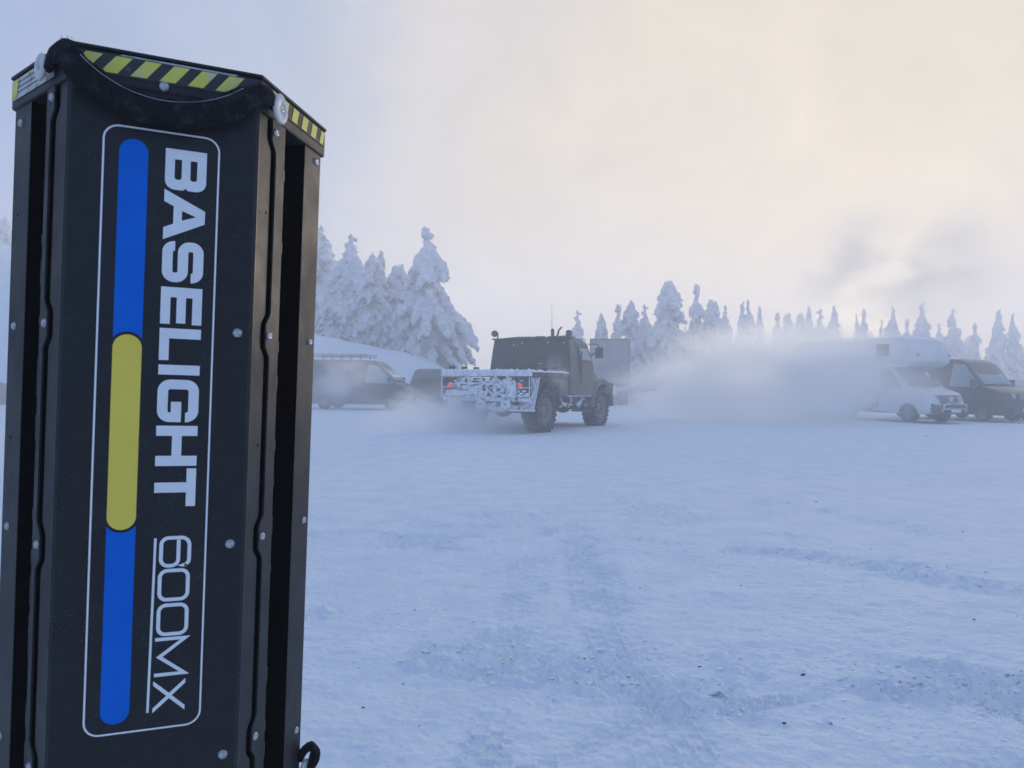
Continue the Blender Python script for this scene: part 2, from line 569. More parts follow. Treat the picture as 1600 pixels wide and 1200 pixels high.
def ground_h(x, y):
    r = np.hypot(x, y)
    h = 0.10 * fbm(x / 9, y / 9, o=3, seed=3) * sstep(3, 14, r)
    h = h * (1 - 0.75 * sstep(16, 22, r) * (1 - sstep(45, 60, r)))
    near = 1 - sstep(30, 60, r)
    # wind-packed ripples and grain
    h = h + near * (0.006 * fbm(x / 0.55, y / 0.30, o=4, seed=11) + 0.007 * fbm(x / 2.1, y / 0.9, o=3, seed=12))
    k = r < 22
    if k.any():
        h[k] += near_h(x[k], y[k])
    # hillside on the left, snow bank edge near the tree group
    ridge = np.interp(x, [-400, -120, -60, -31.6, -12.2, -8, -4.6, -2.4, -0.2], [14.0, 13.8, 13.2, 9.3, 4.2, 3.5, 2.5, 1.3, 0.0])
    toe = 41.5 + 1.2 * fbm(x / 6, y / 30, o=2, seed=41)
    hill = ridge * sstep(0, 5.5, y - toe) ** 0.85
    hill = hill * (1 + 0.05 * fbm(x / 3.0, y / 3.0, o=3, seed=43))
    hill = hill * (1 - sstep(150, 320, y) * 0.6)
    h = h + hill
    # low bank along the far side of the lot and rising wood floor on the right
    h = h + sstep(48, 56, y) * sstep(2, 8, x) * (0.7 + 0.25 * fbm(x / 4, y / 4, o=3, seed=47)) + sstep(70, 200, y) * 2.0 * sstep(0, 12, x)
    return h


rr = [0.0]
r = 0.01
while r < 4200:
    rr.append(r)
    r *= 1.5 if r < 0.4 else 1.06 if r < 1.9 else (1.0034 if r < 7 else 1.006 if r < 14 else (1.0125 if r < 62 else 1.09))
rr = np.array(rr[1:])
th = np.concatenate([np.arange(-46, 46, 0.15), np.arange(46, 314, 4.0)])
th = np.radians(th)
RR, TH = np.meshgrid(rr, th, indexing='ij')
GX, GY = RR * np.sin(TH), RR * np.cos(TH)
GZ = ground_h(GX, GY)
nr, nt_ = RR.shape
V = np.stack([GX.ravel(), GY.ravel(), GZ.ravel()], 1)
V = np.vstack([V, [[0, 0, 0]]])
i, j = np.meshgrid(np.arange(nr - 1), np.arange(nt_), indexing='ij')
j2 = (j + 1) % nt_
Fq = np.stack([i * nt_ + j, (i + 1) * nt_ + j, (i + 1) * nt_ + j2, i * nt_ + j2], -1).reshape(-1, 4)[:, ::-1]
ground = bpy.data.objects.new('ground', fast_mesh('ground', V, Fq, M_ground))
link(ground)
tag(ground, 'packed snow ground of the parking area with tyre tracks and churned ridges', kind='structure')


def gz(x, y):
    return float(ground_h(np.array([x], float), np.array([y], float))[0])


# ------------------------------------------------------------------ snow-laden trees
def remesh(V, Fc, voxel):
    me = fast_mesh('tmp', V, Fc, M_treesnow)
    o = bpy.data.objects.new('tmp', me)
    C.objects.link(o)
    md = o.modifiers.new('r', 'REMESH')
    md.mode = 'VOXEL'
    md.voxel_size = voxel
    md.use_smooth_shade = True
    dg = bpy.context.evaluated_depsgraph_get()
    out = bpy.data.meshes.new_from_object(o.evaluated_get(dg))
    bpy.data.objects.remove(o)
    bpy.data.meshes.remove(me)
    return out


def tree_meshes(seed, h, rad, voxel=0.09, taper=0.85, top='plain', lean=0.0, dens=1.0, twigs=2600, tier=1.0):
    """returns crown mesh, twig mesh, trunk mesh of one snow-loaded spruce"""
    g = np.random.default_rng(seed)
    IV, IF = ico(2)
    vs, fs = [], []
    cnt = 0

    def put(c, r3, tilt=None):
        nonlocal cnt
        P = IV * np.array(r3)
        P = P * (1 + 0.18 * vnoise(IV[:, 0] * 1.7 + cnt, IV[:, 1] * 1.7, IV[:, 2] * 1.7, seed))[:, None]
        if tilt is not None:
            # lean the lump outwards along its branch
            ca, sa, k = tilt
            P[:, 0] += P[:, 2] * -k * ca
            P[:, 1] += P[:, 2] * -k * sa
        vs.append(P + np.array(c))
        fs.append(IF + cnt * len(IV))
        cnt += 1

    bend = g.normal(0, 0.02, 2)
    def axis(z):
        t = z / h
        return np.array([lean * t * h * 0.1 + bend[0] * h * t * t, bend[1] * h * t * t])
    z = 0.12 * h * 0.3
    zend = {'plain': 0.93, 'knob': 0.85, 'hook': 0.86, 'twin': 0.90}[top]
    while z < h * zend:
        t = z / (h * (zend + 0.07))
        env = rad * ((1 - t) ** taper) + 0.10
        env *= (1 + 0.16 * math.sin(z * 2.3 + seed)) * g.uniform(0.78, 1.22)
        nb = max(3, int((4 + 5.5 * (1 - t)) * dens))
        a0 = g.uniform(0, 6.28)
        for b in range(nb):
            a = a0 + 6.283 * b / nb + g.normal(0, 0.22)
            ca, sa = math.cos(a), math.sin(a)
            L = env * g.uniform(0.55, 1.12)
            droop = L * g.uniform(0.55, 1.0)
            x0, y0 = axis(z)
            big_ = g.uniform(0.72, 1.55)
            k = max(2, int(L / 0.30))
            for q in range(1, k + 1):
                u = q / k
                rr_ = (0.13 + 0.13 * min(1, L)) * (1.1 - 0.30 * u) * big_
                put((x0 + ca * L * u, y0 + sa * L * u, z + 0.12 - droop * u ** 1.5 + g.normal(0, 0.03)),
                    (rr_ * 0.86, rr_ * 0.86, rr_ * g.uniform(1.5, 2.7)), (ca, sa, 0.5 * u))
        z += tier * g.uniform(0.26, 0.42) * (0.75 + 0.35 * (1 - t))
    # stem column and crown tip
    zz = h * 0.25
    while zz < h * 0.94:
        t = zz / h
        x0, y0 = axis(zz)
        rr_ = 0.09 + 0.26 * rad / 2 * max(0, 1 - t / zend)
        put((x0, y0, zz), (rr_, rr_, 0.3))
        zz += 0.28
    x0, y0 = axis(h)
    if top == 'plain':
        for q in range(5):
            put((x0 + g.normal(0, 0.05), y0, h * 0.91 + q * h * 0.021), (0.20 - q * 0.022, 0.20 - q * 0.022, 0.24))
        put((x0 + 0.16, y0, h * 0.925), (0.14, 0.12, 0.12))
    elif top == 'knob':
        for q in range(4):
            put((x0 + g.normal(0, 0.03), y0, h * (0.86 + 0.022 * q)), (0.22 - 0.03 * q, 0.20 - 0.025 * q, 0.28))
        put((x0 + 0.02, y0, h * 0.952), (0.27, 0.24, 0.28))
        put((x0 - 0.14, y0, h * 0.982), (0.12, 0.12, 0.24))
        put((x0 + 0.13, y0, h * 0.988), (0.13, 0.12, 0.28))
        put((x0 + 0.28, y0, h * 0.950), (0.14, 0.11, 0.10))
    elif top == 'twin':
        for sx in (-1, 1):
            hq = h * (0.0 if sx > 0 else -0.012)
            for q in range(5):
                put((x0 + sx * (0.20 + 0.015 * q) + g.normal(0, 0.03), y0 + g.normal(0, 0.03), h * 0.88 + hq + q * h * 0.023), (0.23 - 0.014 * q, 0.22 - 0.014 * q, 0.22))
        put((x0 - 0.42, y0, h * 0.90), (0.18, 0.16, 0.2))
        put((x0 + 0.44, y0, h * 0.885), (0.20, 0.16, 0.2))
    elif top == 'hook':
        for q in range(5):
            put((x0 + g.normal(0, 0.03), y0, h * (0.86 + 0.024 * q)), (0.20 - 0.024 * q, 0.19 - 0.022 * q, 0.26))
        put((x0, y0, h * 0.972), (0.17, 0.15, 0.16))
        put((x0 + 0.22, y0, h * 0.955), (0.20, 0.10, 0.09))
        put((x0 - 0.20, y0, h * 0.90), (0.16, 0.12, 0.14))
    me = remesh(np.vstack(vs), np.vstack(fs), voxel)
    n = len(me.vertices)
    co = np.empty(n * 3, np.float32); me.vertices.foreach_get('co', co); co = co.reshape(-1, 3).astype(float)
    no = np.empty(n * 3, np.float32); me.vertices.foreach_get('normal', no); no = no.reshape(-1, 3).astype(float)
    d = 0.12 * fbm(co[:, 0] * 3.2, co[:, 1] * 3.2, co[:, 2] * 3.2, o=3, seed=seed) + 0.026 * fbm(co[:, 0] * 11, co[:, 1] * 11, co[:, 2] * 11, o=2, seed=seed + 5)
    co2 = co + no * d[:, None]
    me.vertices.foreach_set('co', co2.astype(np.float32).ravel())
    me.update()
    me.name = 'crown'
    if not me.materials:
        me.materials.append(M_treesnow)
    # needle tufts poking out below the snow pads
    w = np.clip(0.28 - no[:, 2], 0, 1) * np.clip(1.15 - co[:, 2] / h, 0.1, 1)
    w = w * sstep(-0.1, 0.5, fbm(co[:, 0] * 1.6, co[:, 1] * 1.6, co[:, 2] * 1.6, o=2, seed=seed + 9))
    w /= w.sum()
    idx = g.choice(n, size=twigs, p=w)
    P, N = co2[idx], no[idx]
    D = N * 0.7 + np.array([0, 0, -0.5]) + g.normal(0, 0.35, (twigs, 3))
    D /= np.linalg.norm(D, axis=1)[:, None]
    S = np.cross(D, g.normal(0, 1, (twigs, 3)))
    S /= np.linalg.norm(S, axis=1)[:, None]
    T2 = np.cross(D, S)
    Lh = g.uniform(0.08, 0.26, (twigs, 1))
    wd = g.uniform(0.02, 0.05, (twigs, 1))
    B = P - N * 0.03
    v = np.stack([B + S * wd, B - S * wd * 0.5 + T2 * wd * 0.87, B - S * wd * 0.5 - T2 * wd * 0.87, P + D * Lh], 1).reshape(-1, 3)
    b4 = np.arange(twigs)[:, None] * 4
    f = np.concatenate([b4 + np.array([[0, 1, 3]]), b4 + np.array([[1, 2, 3]]), b4 + np.array([[2, 0, 3]])])
    tw = fast_mesh('needles', v, f, M_twig, smooth=False)
    pts = [(*axis(q * h / 8), q * h / 8 - (0.4 if q == 0 else 0)) for q in range(9)]
    tr = MB().tube(pts, [max(0.03, 0.016 * h * (1 - q / 8.5)) for q in range(9)], 8).mesh('trunk', M_bark, True)
    return me, tw, tr


def put_tree(meshes, loc, rz, s, label, group=None):
    t = thing('spruce_tree', label, 'tree', loc, rz, group, (s[0], s[0], s[1]))
    for nm, me in zip(('crown', 'needles', 'trunk'), meshes):
        o = bpy.data.objects.new(nm, me)
        link(o, t)
    return t


def tree_at(meshes, h0, x, ytop, D, rz, wide, label, group=None):
    p = at(x, ytop, D)
    z = gz(p.x, p.y) - 0.1
    hh = p.z - z
    put_tree(meshes, (p.x, p.y, z), rz, (hh / h0 * wide, hh / h0), label, group)


# unique trees of the left group
GL = 'snow-laden spruces on the bank behind the dark van'
big = tree_meshes(101, 8.0, 3.0, 0.085, 0.76, 'knob', 0.0, 1.05, 12000)
tree_at(big, 8.0, 671, 359, 48.6, 0.0, 1.0, 'big broad snow-laden spruce with an eared top knob, right end of the left group', GL)
t2 = tree_meshes(102, 8.0, 1.7, 0.09, 0.8, 'hook', 0.0, 1.0, 7500)
tree_at(t2, 8.0, 547, 363, 51, 0.4, 1.3, 'tall slim snow-laden spruce with a forked tip, second from the black column', GL)
t3 = tree_meshes(103, 8.0, 1.9, 0.09, 0.6, 'plain', 0.0, 1.0, 7500)
tree_at(t3, 8.0, 577, 397, 50, 1.4, 1.25, 'stocky snow-laden spruce with a rounded shoulder, third from the black column', GL)
t4 = tree_meshes(104, 8.0, 0.75, 0.08, 0.6, 'plain', 0.0, 0.9, 2500)
tree_at(t4, 8.0, 597, 392, 53, 2.0, 0.8, 'very thin snowy spruce tip rising between two stocky trees', GL)
t5 = tree_meshes(105, 8.0, 2.0, 0.09, 0.55, 'twin', 0.0, 1.0, 7500)
tree_at(t5, 8.0, 622, 411, 50.5, 0.0, 1.2, 'short bushy snow-laden spruce just left of the biggest tree', GL)
tree_at(t2, 8.0, 511, 353, 56, 2.6, 1.3, 'pale hazy snow-laden spruce right beside the black column', GL)
tree_at(t3, 8.0, 532, 440, 50.2, 3.4, 1.4, 'low snow-covered spruce in front of the tall slim one on the bank', GL)
tree_at(t5, 8.0, 600, 462, 49.6, 4.2, 1.4, 'low leaning snow-covered spruce in front of the thin tip', GL)
tree_at(t5, 8.0, 480, 410, 55, 1.2, 1.0, 'snow-laden spruce mostly hidden behind the black column', GL)
tree_at(t3, 8.0, 6, 338, 64, 0.7, 1.0, 'faint spruce high on the slope at the left photo edge', 'faint spruces high on the left slope')
tree_at(t2, 8.0, -30, 330, 66, 0.7, 1.0, 'faint spruce on the slope cut off by the left photo edge', 'faint spruces high on the left slope')

# row on the right
u1 = tree_meshes(111, 8.0, 1.55, 0.09, 0.55, 'twin', 0.0, 1.0, 3500, tier=1.55)
u2 = tree_meshes(112, 8.0, 1.3, 0.08, 0.75, 'knob', 0.0, 1.0, 2500, tier=1.55)
u3 = tree_meshes(113, 8.0, 1.5, 0.09, 0.9, 'plain', 0.0, 1.0, 2500, tier=1.55)
u4 = tree_meshes(114, 8.0, 1.15, 0.08, 0.7, 'hook', 0.0, 1.0, 2500, tier=1.55)
u5 = tree_meshes(115, 8.0, 2.1, 0.10, 0.95, 'plain', 0.0, 0.95, 2500, tier=1.55)
GR = 'snow-laden spruces in the row along the far side of the lot'
row = [  # photo x, top y, depth, mesh, width factor, label
    (905, 484, 66, u4, 0.9, 'slim snowy spruce above the grey box, leftmost of the row'),
    (938, 488, 64, u1, 0.75, 'twin-topped snowy spruce above the right half of the grey box'),
    (964, 478, 63, u2, 0.9, 'snowy spruce with a knobbed tip above the right edge of the grey box'),
    (989, 469, 58, u1, 0.95, 'snow-laden spruce with twin stubs just right of the grey box'),
    (1009, 475, 60, u4, 0.9, 'narrow spruce with a hooked tip between the twin-stub tree and the tallest of the row'),
    (1043, 438, 58, u1, 1.15, 'tallest and widest snow-laden spruce of the row on the right'),
    (1088, 447, 61, u2, 0.95, 'second tallest spruce of the row, with a thin knobbed spire'),
    (1114, 467, 62, u1, 1.0, 'bushy blunt-topped spruce right of the thin knobbed spire'),
    (1133, 476, 63, u4, 0.9, 'narrow spruce tucked against the bushy blunt-topped one'),
    (1157, 474, 70, u3, 0.8, 'pointed hazy spruce, left of a close pair'),
    (1170, 468, 70, u4, 0.85, 'pointed hazy spruce, right of a close pair'),
    (1190, 481, 76, u3, 0.75, 'pale single spruce right of the close pointed pair'),
    (1212, 490, 84, u2, 0.9, 'faint low spruce left of the flat-topped clump in the haze'),
    (1232, 489, 86, u1, 0.9, 'faint flat-topped spruce, left half of a hazy clump'),
    (1250, 489, 86, u1, 0.8, 'faint flat-topped spruce, right half of a hazy clump'),
    (1267, 482, 84, u3, 0.85, 'hazy pointed spruce behind the left end of the motorhome roof'),
    (1279, 482, 85, u4, 0.85, 'slim hooked spruce beside the hazy pointed one over the motorhome roof'),
    (1301, 481, 88, u3, 1.15, 'broad cone-shaped spruce left of the sun glow'),
    (1337, 495, 90, u5, 0.55, 'small spruce with a bent tip left of the sun glow'),
    (1352, 484, 88, u2, 0.75, 'narrow upright spruce standing in the sun glow'),
    (1378, 504, 92, u5, 0.6, 'low spruce just right of the sun glow'),
    (1396, 482, 90, u3, 1.0, 'dense pointed spruce above the motorhome side window'),
    (1418, 500, 92, u2, 0.8, 'small spruce left of the tall pointed one over the motorhome'),
    (1438, 476, 88, u3, 1.1, 'tall pointed spruce over the middle of the motorhome sleeping cabin'),
    (1467, 504, 94, u4, 0.8, 'tiny spruce tip right of the tall pointed one'),
    (1492, 486, 86, u5, 0.95, 'wide spruce with sagging tips above the black van'),
    (1522, 505, 90, u2, 0.9, 'small spruce between the wide one and the pair at the right edge'),
    (1556, 486, 80, u3, 1.0, 'pointed spruce at the right edge, left of the last pair'),
    (1583, 492, 80, u3, 0.95, 'last pointed spruce at the right photo edge'),
]
for k, (x, yt, D, ms, wd, lb) in enumerate(row):
    tree_at(ms, 8.0, x, yt, D, k * 1.37, wd, lb, GR)
for k, x in enumerate(range(880, 1640, 32)):
    tree_at((u1, u3, u5, u2)[k % 4], 8.0, x + 9 * math.sin(k * 2.7), 522 + 8 * math.sin(k * 1.9), 100 + 8 * math.sin(k), k * 2.1, 1.15,
            'faint small spruce in the hazy back row behind the lot', 'faint spruces of the hazy back row')


# ------------------------------------------------------------------ wheels
def wheel_meshes(r, w, lugs=0):
    hw = w / 2
    t = MB()
    t.lathe([(r * 0.58, -hw * 0.86), (r * 0.80, -hw), (r * 0.94, -hw * 0.96), (r, -hw * 0.72), (r, hw * 0.72), (r * 0.94, hw * 0.96), (r * 0.80, hw), (r * 0.58, hw * 0.86)], n=36)
    if lugs:
        for k in range(lugs):
            for s in (-1, 1):
                a = 2 * math.pi * (k + 0.25 * s) / lugs
                m = Matrix.Rotation(a, 4, 'Y')
                t.bx(r * 0.965, r * 1.035, s * hw * 0.10, s * hw * 0.98, -r * 0.05, r * 0.05, m)
    q = MB()
    q.lathe([(0.001, hw * 0.50), (r * 0.16, hw * 0.55), (r * 0.22, hw * 0.45), (r * 0.40, hw * 0.30), (r * 0.52, hw * 0.55), (r * 0.585, hw * 0.88), (r * 0.60, hw * 0.80), (r * 0.60, -hw * 0.8), (0.001, -hw * 0.5)], n=32, close=False)
    b = MB()
    for k in range(1):
        a = 0.4
        b.lathe([(0.001, hw * 0.62), (r * 0.03, hw * 0.60), (r * 0.03, hw * 0.3)], (r * 0.30 * math.cos(a), 0, r * 0.30 * math.sin(a)), n=6, close=False)
    return t.mesh('wheel', M_rubber), q.mesh('rim', M_rim, True), b.mesh('wheel_nut', M_frame)


def put_wheel(ms, parent, x, y, r):
    w = bpy.data.objects.new('wheel', ms[0])
    link(w, parent)
    w.location = (x, y, r)
    w.rotation_euler = (0, random.uniform(0, 3), 0 if y > 0 else math.pi)
    o = bpy.data.objects.new('rim', ms[1])
    link(o, w)
    if r > 0.5:
        for k in range(8):
            o = bpy.data.objects.new('wheel_nut', ms[2])
            link(o, w)
            o.rotation_euler = (0, k * math.pi / 4, 0)
    return w


# ------------------------------------------------------------------ generic road vehicle shells
def arch_profile(top, wheels, ra, zb, x_rear, x_front):
    """closed side profile: top outline from rear-bottom to front-bottom, then back along the sill with wheel arches"""
    pts = list(top)
    for xw in sorted(wheels, reverse=True):
        for k in range(9):
            a = math.pi * k / 8
            pts.append((xw + ra * math.cos(a), zb + ra * 0.98 * math.sin(a)))
    return pts


def shell(prof, hw, plan=0.25, xf=None):
    """lofts a side profile across the width; hw(z) half width, front and tail rounded in plan"""
    ts = [-1, -0.94, -0.7, -0.35, 0, 0.35, 0.7, 0.94, 1]
    xs = [p[0] for p in prof]
    x0, x1 = min(xs), max(xs)
    L = x1 - x0
    vs, fs = [], []
    n = len(prof)
    for t in ts:
        for (x, z) in prof:
            u = (x - x0) / L
            pull = plan * abs(t) ** 3 * (sstep(0.80, 1.0, u) - 0.35 * sstep(0.1, 0.0, u) if False else 0)
            fr = float(sstep(0.78, 1.0, np.array(u)))
            rr_ = float(1 - sstep(0.0, 0.08, np.array(u)))
            xx = x - plan * abs(t) ** 2.5 * fr + 0.25 * plan * abs(t) ** 3 * rr_
            zz = z - 0.05 * abs(t) ** 4 * float(sstep(1.0, 2.0, np.array(z)))
            vs.append((xx, t * hw(z), zz))
    for a in range(len(ts) - 1):
        for k in range(n):
            k2 = (k + 1) % n
            fs.append((a * n + k, a * n + k2, (a + 1) * n + k2, (a + 1) * n + k))
    fs.append(tuple(range(n)))
    fs.append(tuple(range((len(ts) - 1) * n, len(ts) * n)))
    b = MB()
    b.add(vs, fs)
    return b


def side_poly(pts, hw, s, off=0.012, th=0.01):
    """a thin panel lying on the vehicle side; pts in (x,z)"""
    p = [Vector((x, s * (hw(z) + off), z)) for x, z in pts]
    return MB().prism(p, (0, -s * th, 0))


def make_hw(W, belt, H, tuck):
    def hw(z):
        if z <= belt:
            return W / 2 - 0.05 * max(0, (0.55 - z)) / 0.3
        return W / 2 - tuck * (z - belt) / (H - belt)
    return hw


def panel_van(name, label, cat, loc, rotz, L, W, H, body, glass, group=None, rack=False, snow=True, nose='short', dark_sides=True):
    t = thing(name, label, cat, loc, rotz, group)
    belt = 0.52 * H
    hw = make_hw(W, belt, H, 0.14)
    a, b = -L / 2, L / 2
    hoodx = b - 0.19 * L if nose == 'long' else b - 0.15 * L
    top = [(a + 0.02, 0.34), (a, 0.55), (a + 0.01, 1.0), (a + 0.10, H - 0.28), (a + 0.20, H - 0.07), (a + 0.40, H - 0.01), (a + L * 0.35, H), (b - 0.40 * L, H - 0.02), (b - 0.345 * L, H - 0.08),
           (b - 0.30 * L, H - 0.22), (hoodx, belt + 0.10), (b - 0.06 * L, belt - 0.08), (b - 0.015 * L, belt - 0.24), (b, 0.66), (b - 0.005 * L, 0.42), (b - 0.03 * L, 0.30)]
    r = 0.34
    wx = (a + 0.20 * L, b - 0.185 * L)
    shell(arch_profile(top, wx, r + 0.06, 0.30, a, b), hw, 0.22).build('body', body, t, True, 0.03)
    # windscreen
    w0, w1 = (b - 0.325 * L, H - 0.17), (hoodx - 0.01, belt + 0.14)
    def off(p, k=0.03):
        return (p[0] + k * 0.75, p[1] + k * 0.6)
    g = MB()
    sl = []
    for u in (-0.84, -0.5, 0, 0.5, 0.84):
        for p in (w0, w1):
            fr = float(sstep(0.78, 1.0, np.array((p[0] - a) / L)))
            q = off(p)
            sl.append((q[0] - 0.22 * abs(u) ** 2.5 * fr, u * hw(p[1]), q[1] - 0.0))
    g.add(sl, [(2 * k, 2 * k + 1, 2 * k + 3, 2 * k + 2) for k in range(4)])
    o = g.build('windscreen', glass, t, True)
    sm = o.modifiers.new('s', 'SOLIDIFY'); sm.thickness = 0.012
    for s in (-0.4, 0.35):
        MB().bar((w1[0] + 0.05, s * W / 2, w1[1] - 0.02), (w1[0] - 0.10, (s + 0.38) * W / 2, w1[1] + 0.13), 0.02, 0.02).build('wiper', M_plastic, t)
    for s in (-1, 1):
        fw = [(hoodx - 0.10, belt + 0.08), (b - 0.315 * L, H - 0.28), (b - 0.40 * L, H - 0.24), (b - 0.42 * L, belt + 0.05), (hoodx - 0.25, belt + 0.02)]
        side_poly(fw, hw, s).build('side_window', glass, t)
        if dark_sides:
            side_poly([(b - 0.45 * L, belt + 0.05), (b - 0.45 * L, H - 0.26), (a + 0.40 * L, H - 0.24), (a + 0.40 * L, belt + 0.05)], hw, s, 0.008).build('rear_side_window', M_glass, t)
        for x in (b - 0.435 * L, hoodx - 0.10, a + 0.385 * L):
            side_poly([(x, 0.45), (x + 0.014, 0.45), (x + 0.014, H - 0.25 if x < b - 0.3 * L else belt), (x, H - 0.25 if x < b - 0.3 * L else belt)], hw, s, 0.006).build('door_gap', M_plastic, t)
        MB().bx(b - 0.425 * L, b - 0.425 * L + 0.16, s * (W / 2 + 0.001), s * (W / 2 + 0.035), belt - 0.06, belt - 0.03).build('door_handle', M_plastic, t, bevel=0.008)
        side_poly([(a + 0.31 * L, 0.50), (b - 0.29 * L, 0.50), (b - 0.29 * L, 0.62), (a + 0.31 * L, 0.62)], hw, s, 0.014, 0.02).build('side_moulding', M_plastic, t)
        m = MB()
        m.bar((hoodx - 0.22, s * (W / 2 - 0.02), belt + 0.12), (hoodx - 0.22, s * (W / 2 + 0.14), belt + 0.15), 0.05, 0.05)
        m.bx(hoodx - 0.30, hoodx - 0.14, s * (W / 2 + 0.10), s * (W / 2 + 0.27), belt + 0.06, belt + 0.34)
        m.build('mirror', M_plastic, t, bevel=0.03)
        # headlamp and tail lamp wrap round the corners
        hl = MB()
        hl.hexa([(b - 0.13 * L, s * (W / 2 - 0.02), belt - 0.36), (b - 0.03, s * (W / 2 - 0.44), belt - 0.40), (b - 0.10, s * (W / 2 - 0.44), belt - 0.30), (b - 0.14 * L, s * (W / 2 - 0.05), belt - 0.26),
                 (b - 0.13 * L, s * (W / 2 + 0.006), belt - 0.20), (b - 0.06, s * (W / 2 - 0.44), belt - 0.24), (b - 0.16, s * (W / 2 - 0.44), belt - 0.20), (b - 0.14 * L, s * (W / 2 - 0.05), belt - 0.18)])
        hl.build('headlight', M_lamp, t, bevel=0.02)
        MB().bx(a - 0.012, a + 0.07, s * (W / 2 - 0.16), s * (W / 2 + 0.004), 0.80, belt + 0.35).build('tail_light', M_redoff, t, bevel=0.015)
    g = MB()
    g.bx(b - 0.10, b + 0.015, -0.48, 0.48, belt - 0.42, belt - 0.24)
    gr = g.build('grille', M_plastic, t, bevel=0.02)
    for k in range(3):
        MB().bx(b + 0.010, b + 0.028, -0.45, 0.45, belt - 0.405 + k * 0.055, belt - 0.385 + k * 0.055).build('grille_bar', M_chrome, gr)
    MB().bx(b - 0.20, b + 0.045, -W / 2 + 0.18, W / 2 - 0.18, 0.34, 0.62).build('front_bumper', M_plastic if body is not M_vanblack else body, t, bevel=0.06)
    MB().bx(b + 0.045, b + 0.060, -0.26, 0.26, 0.44, 0.55).build('number_plate', M_plate, t)
    MB().bx(a - 0.06, a + 0.2, -W / 2 + 0.05, W / 2 - 0.05, 0.36, 0.62).build('rear_bumper', M_plastic, t, bevel=0.04)
    rw = MB()
    rw.bx(a + 0.015, a + 0.10, -W / 2 + 0.22, W / 2 - 0.22, belt + 0.08, H - 0.30)
    rw.build('rear_window', glass, t, bevel=0.02)
    ms = wheel_meshes(r, 0.23)
    for x in wx:
        for s in (-1, 1):
            put_wheel(ms, t, x, s * (W / 2 - 0.13), r)
    MB().bx(a + 0.2, b - 0.3, -W / 2 + 0.25, W / 2 - 0.25, 0.26, 0.42).build('underbody', M_plastic, t)
    if rack:
        k = MB()
        for s in (-1, 1):
            k.tube([(a + 0.35, s * 0.72, H + 0.16), (b - 0.42 * L, s * 0.72, H + 0.16)], 0.02, 6)
            k.tube([(a + 0.35, s * 0.72, H + 0.26), (b - 0.42 * L, s * 0.72, H + 0.26)], 0.015, 6)
            for q in range(6):
                x = a + 0.4 + q * (L * 0.58 - 0.75) / 5
                k.bx(x - 0.02, x + 0.02, s * 0.72 - 0.02, s * 0.72 + 0.02, H - 0.03, H + 0.27)
        for q in range(9):
            x = a + 0.4 + q * (L * 0.58 - 0.75) / 8
            k.bx(x - 0.02, x + 0.02, -0.72, 0.72, H + 0.145, H + 0.175)
        k.build('roof_rack', M_plastic, t)
    if snow:
        s_ = MB()
        gx, gy = 18, 8
        P = []
        for i_ in range(gx + 1):
            for j_ in range(gy + 1):
                x = a + 0.3 + (0.56 * L - 0.3) * i_ / gx
                y = (j_ / gy * 2 - 1) * (W / 2 - 0.22)
                e = min(i_, gx - i_, j_, gy - j_)
                P.append((x, y, H - 0.012 + (0.0 if e == 0 else 0.045 + 0.02 * math.sin(x * 3 + y * 5))))
        s_.add(P, [(i_ * (gy + 1) + j_, (i_ + 1) * (gy + 1) + j_, (i_ + 1) * (gy + 1) + j_ + 1, i_ * (gy + 1) + j_ + 1) for i_ in range(gx) for j_ in range(gy)])
        s_.build('roof_snow', M_snow, t, True)
    return t


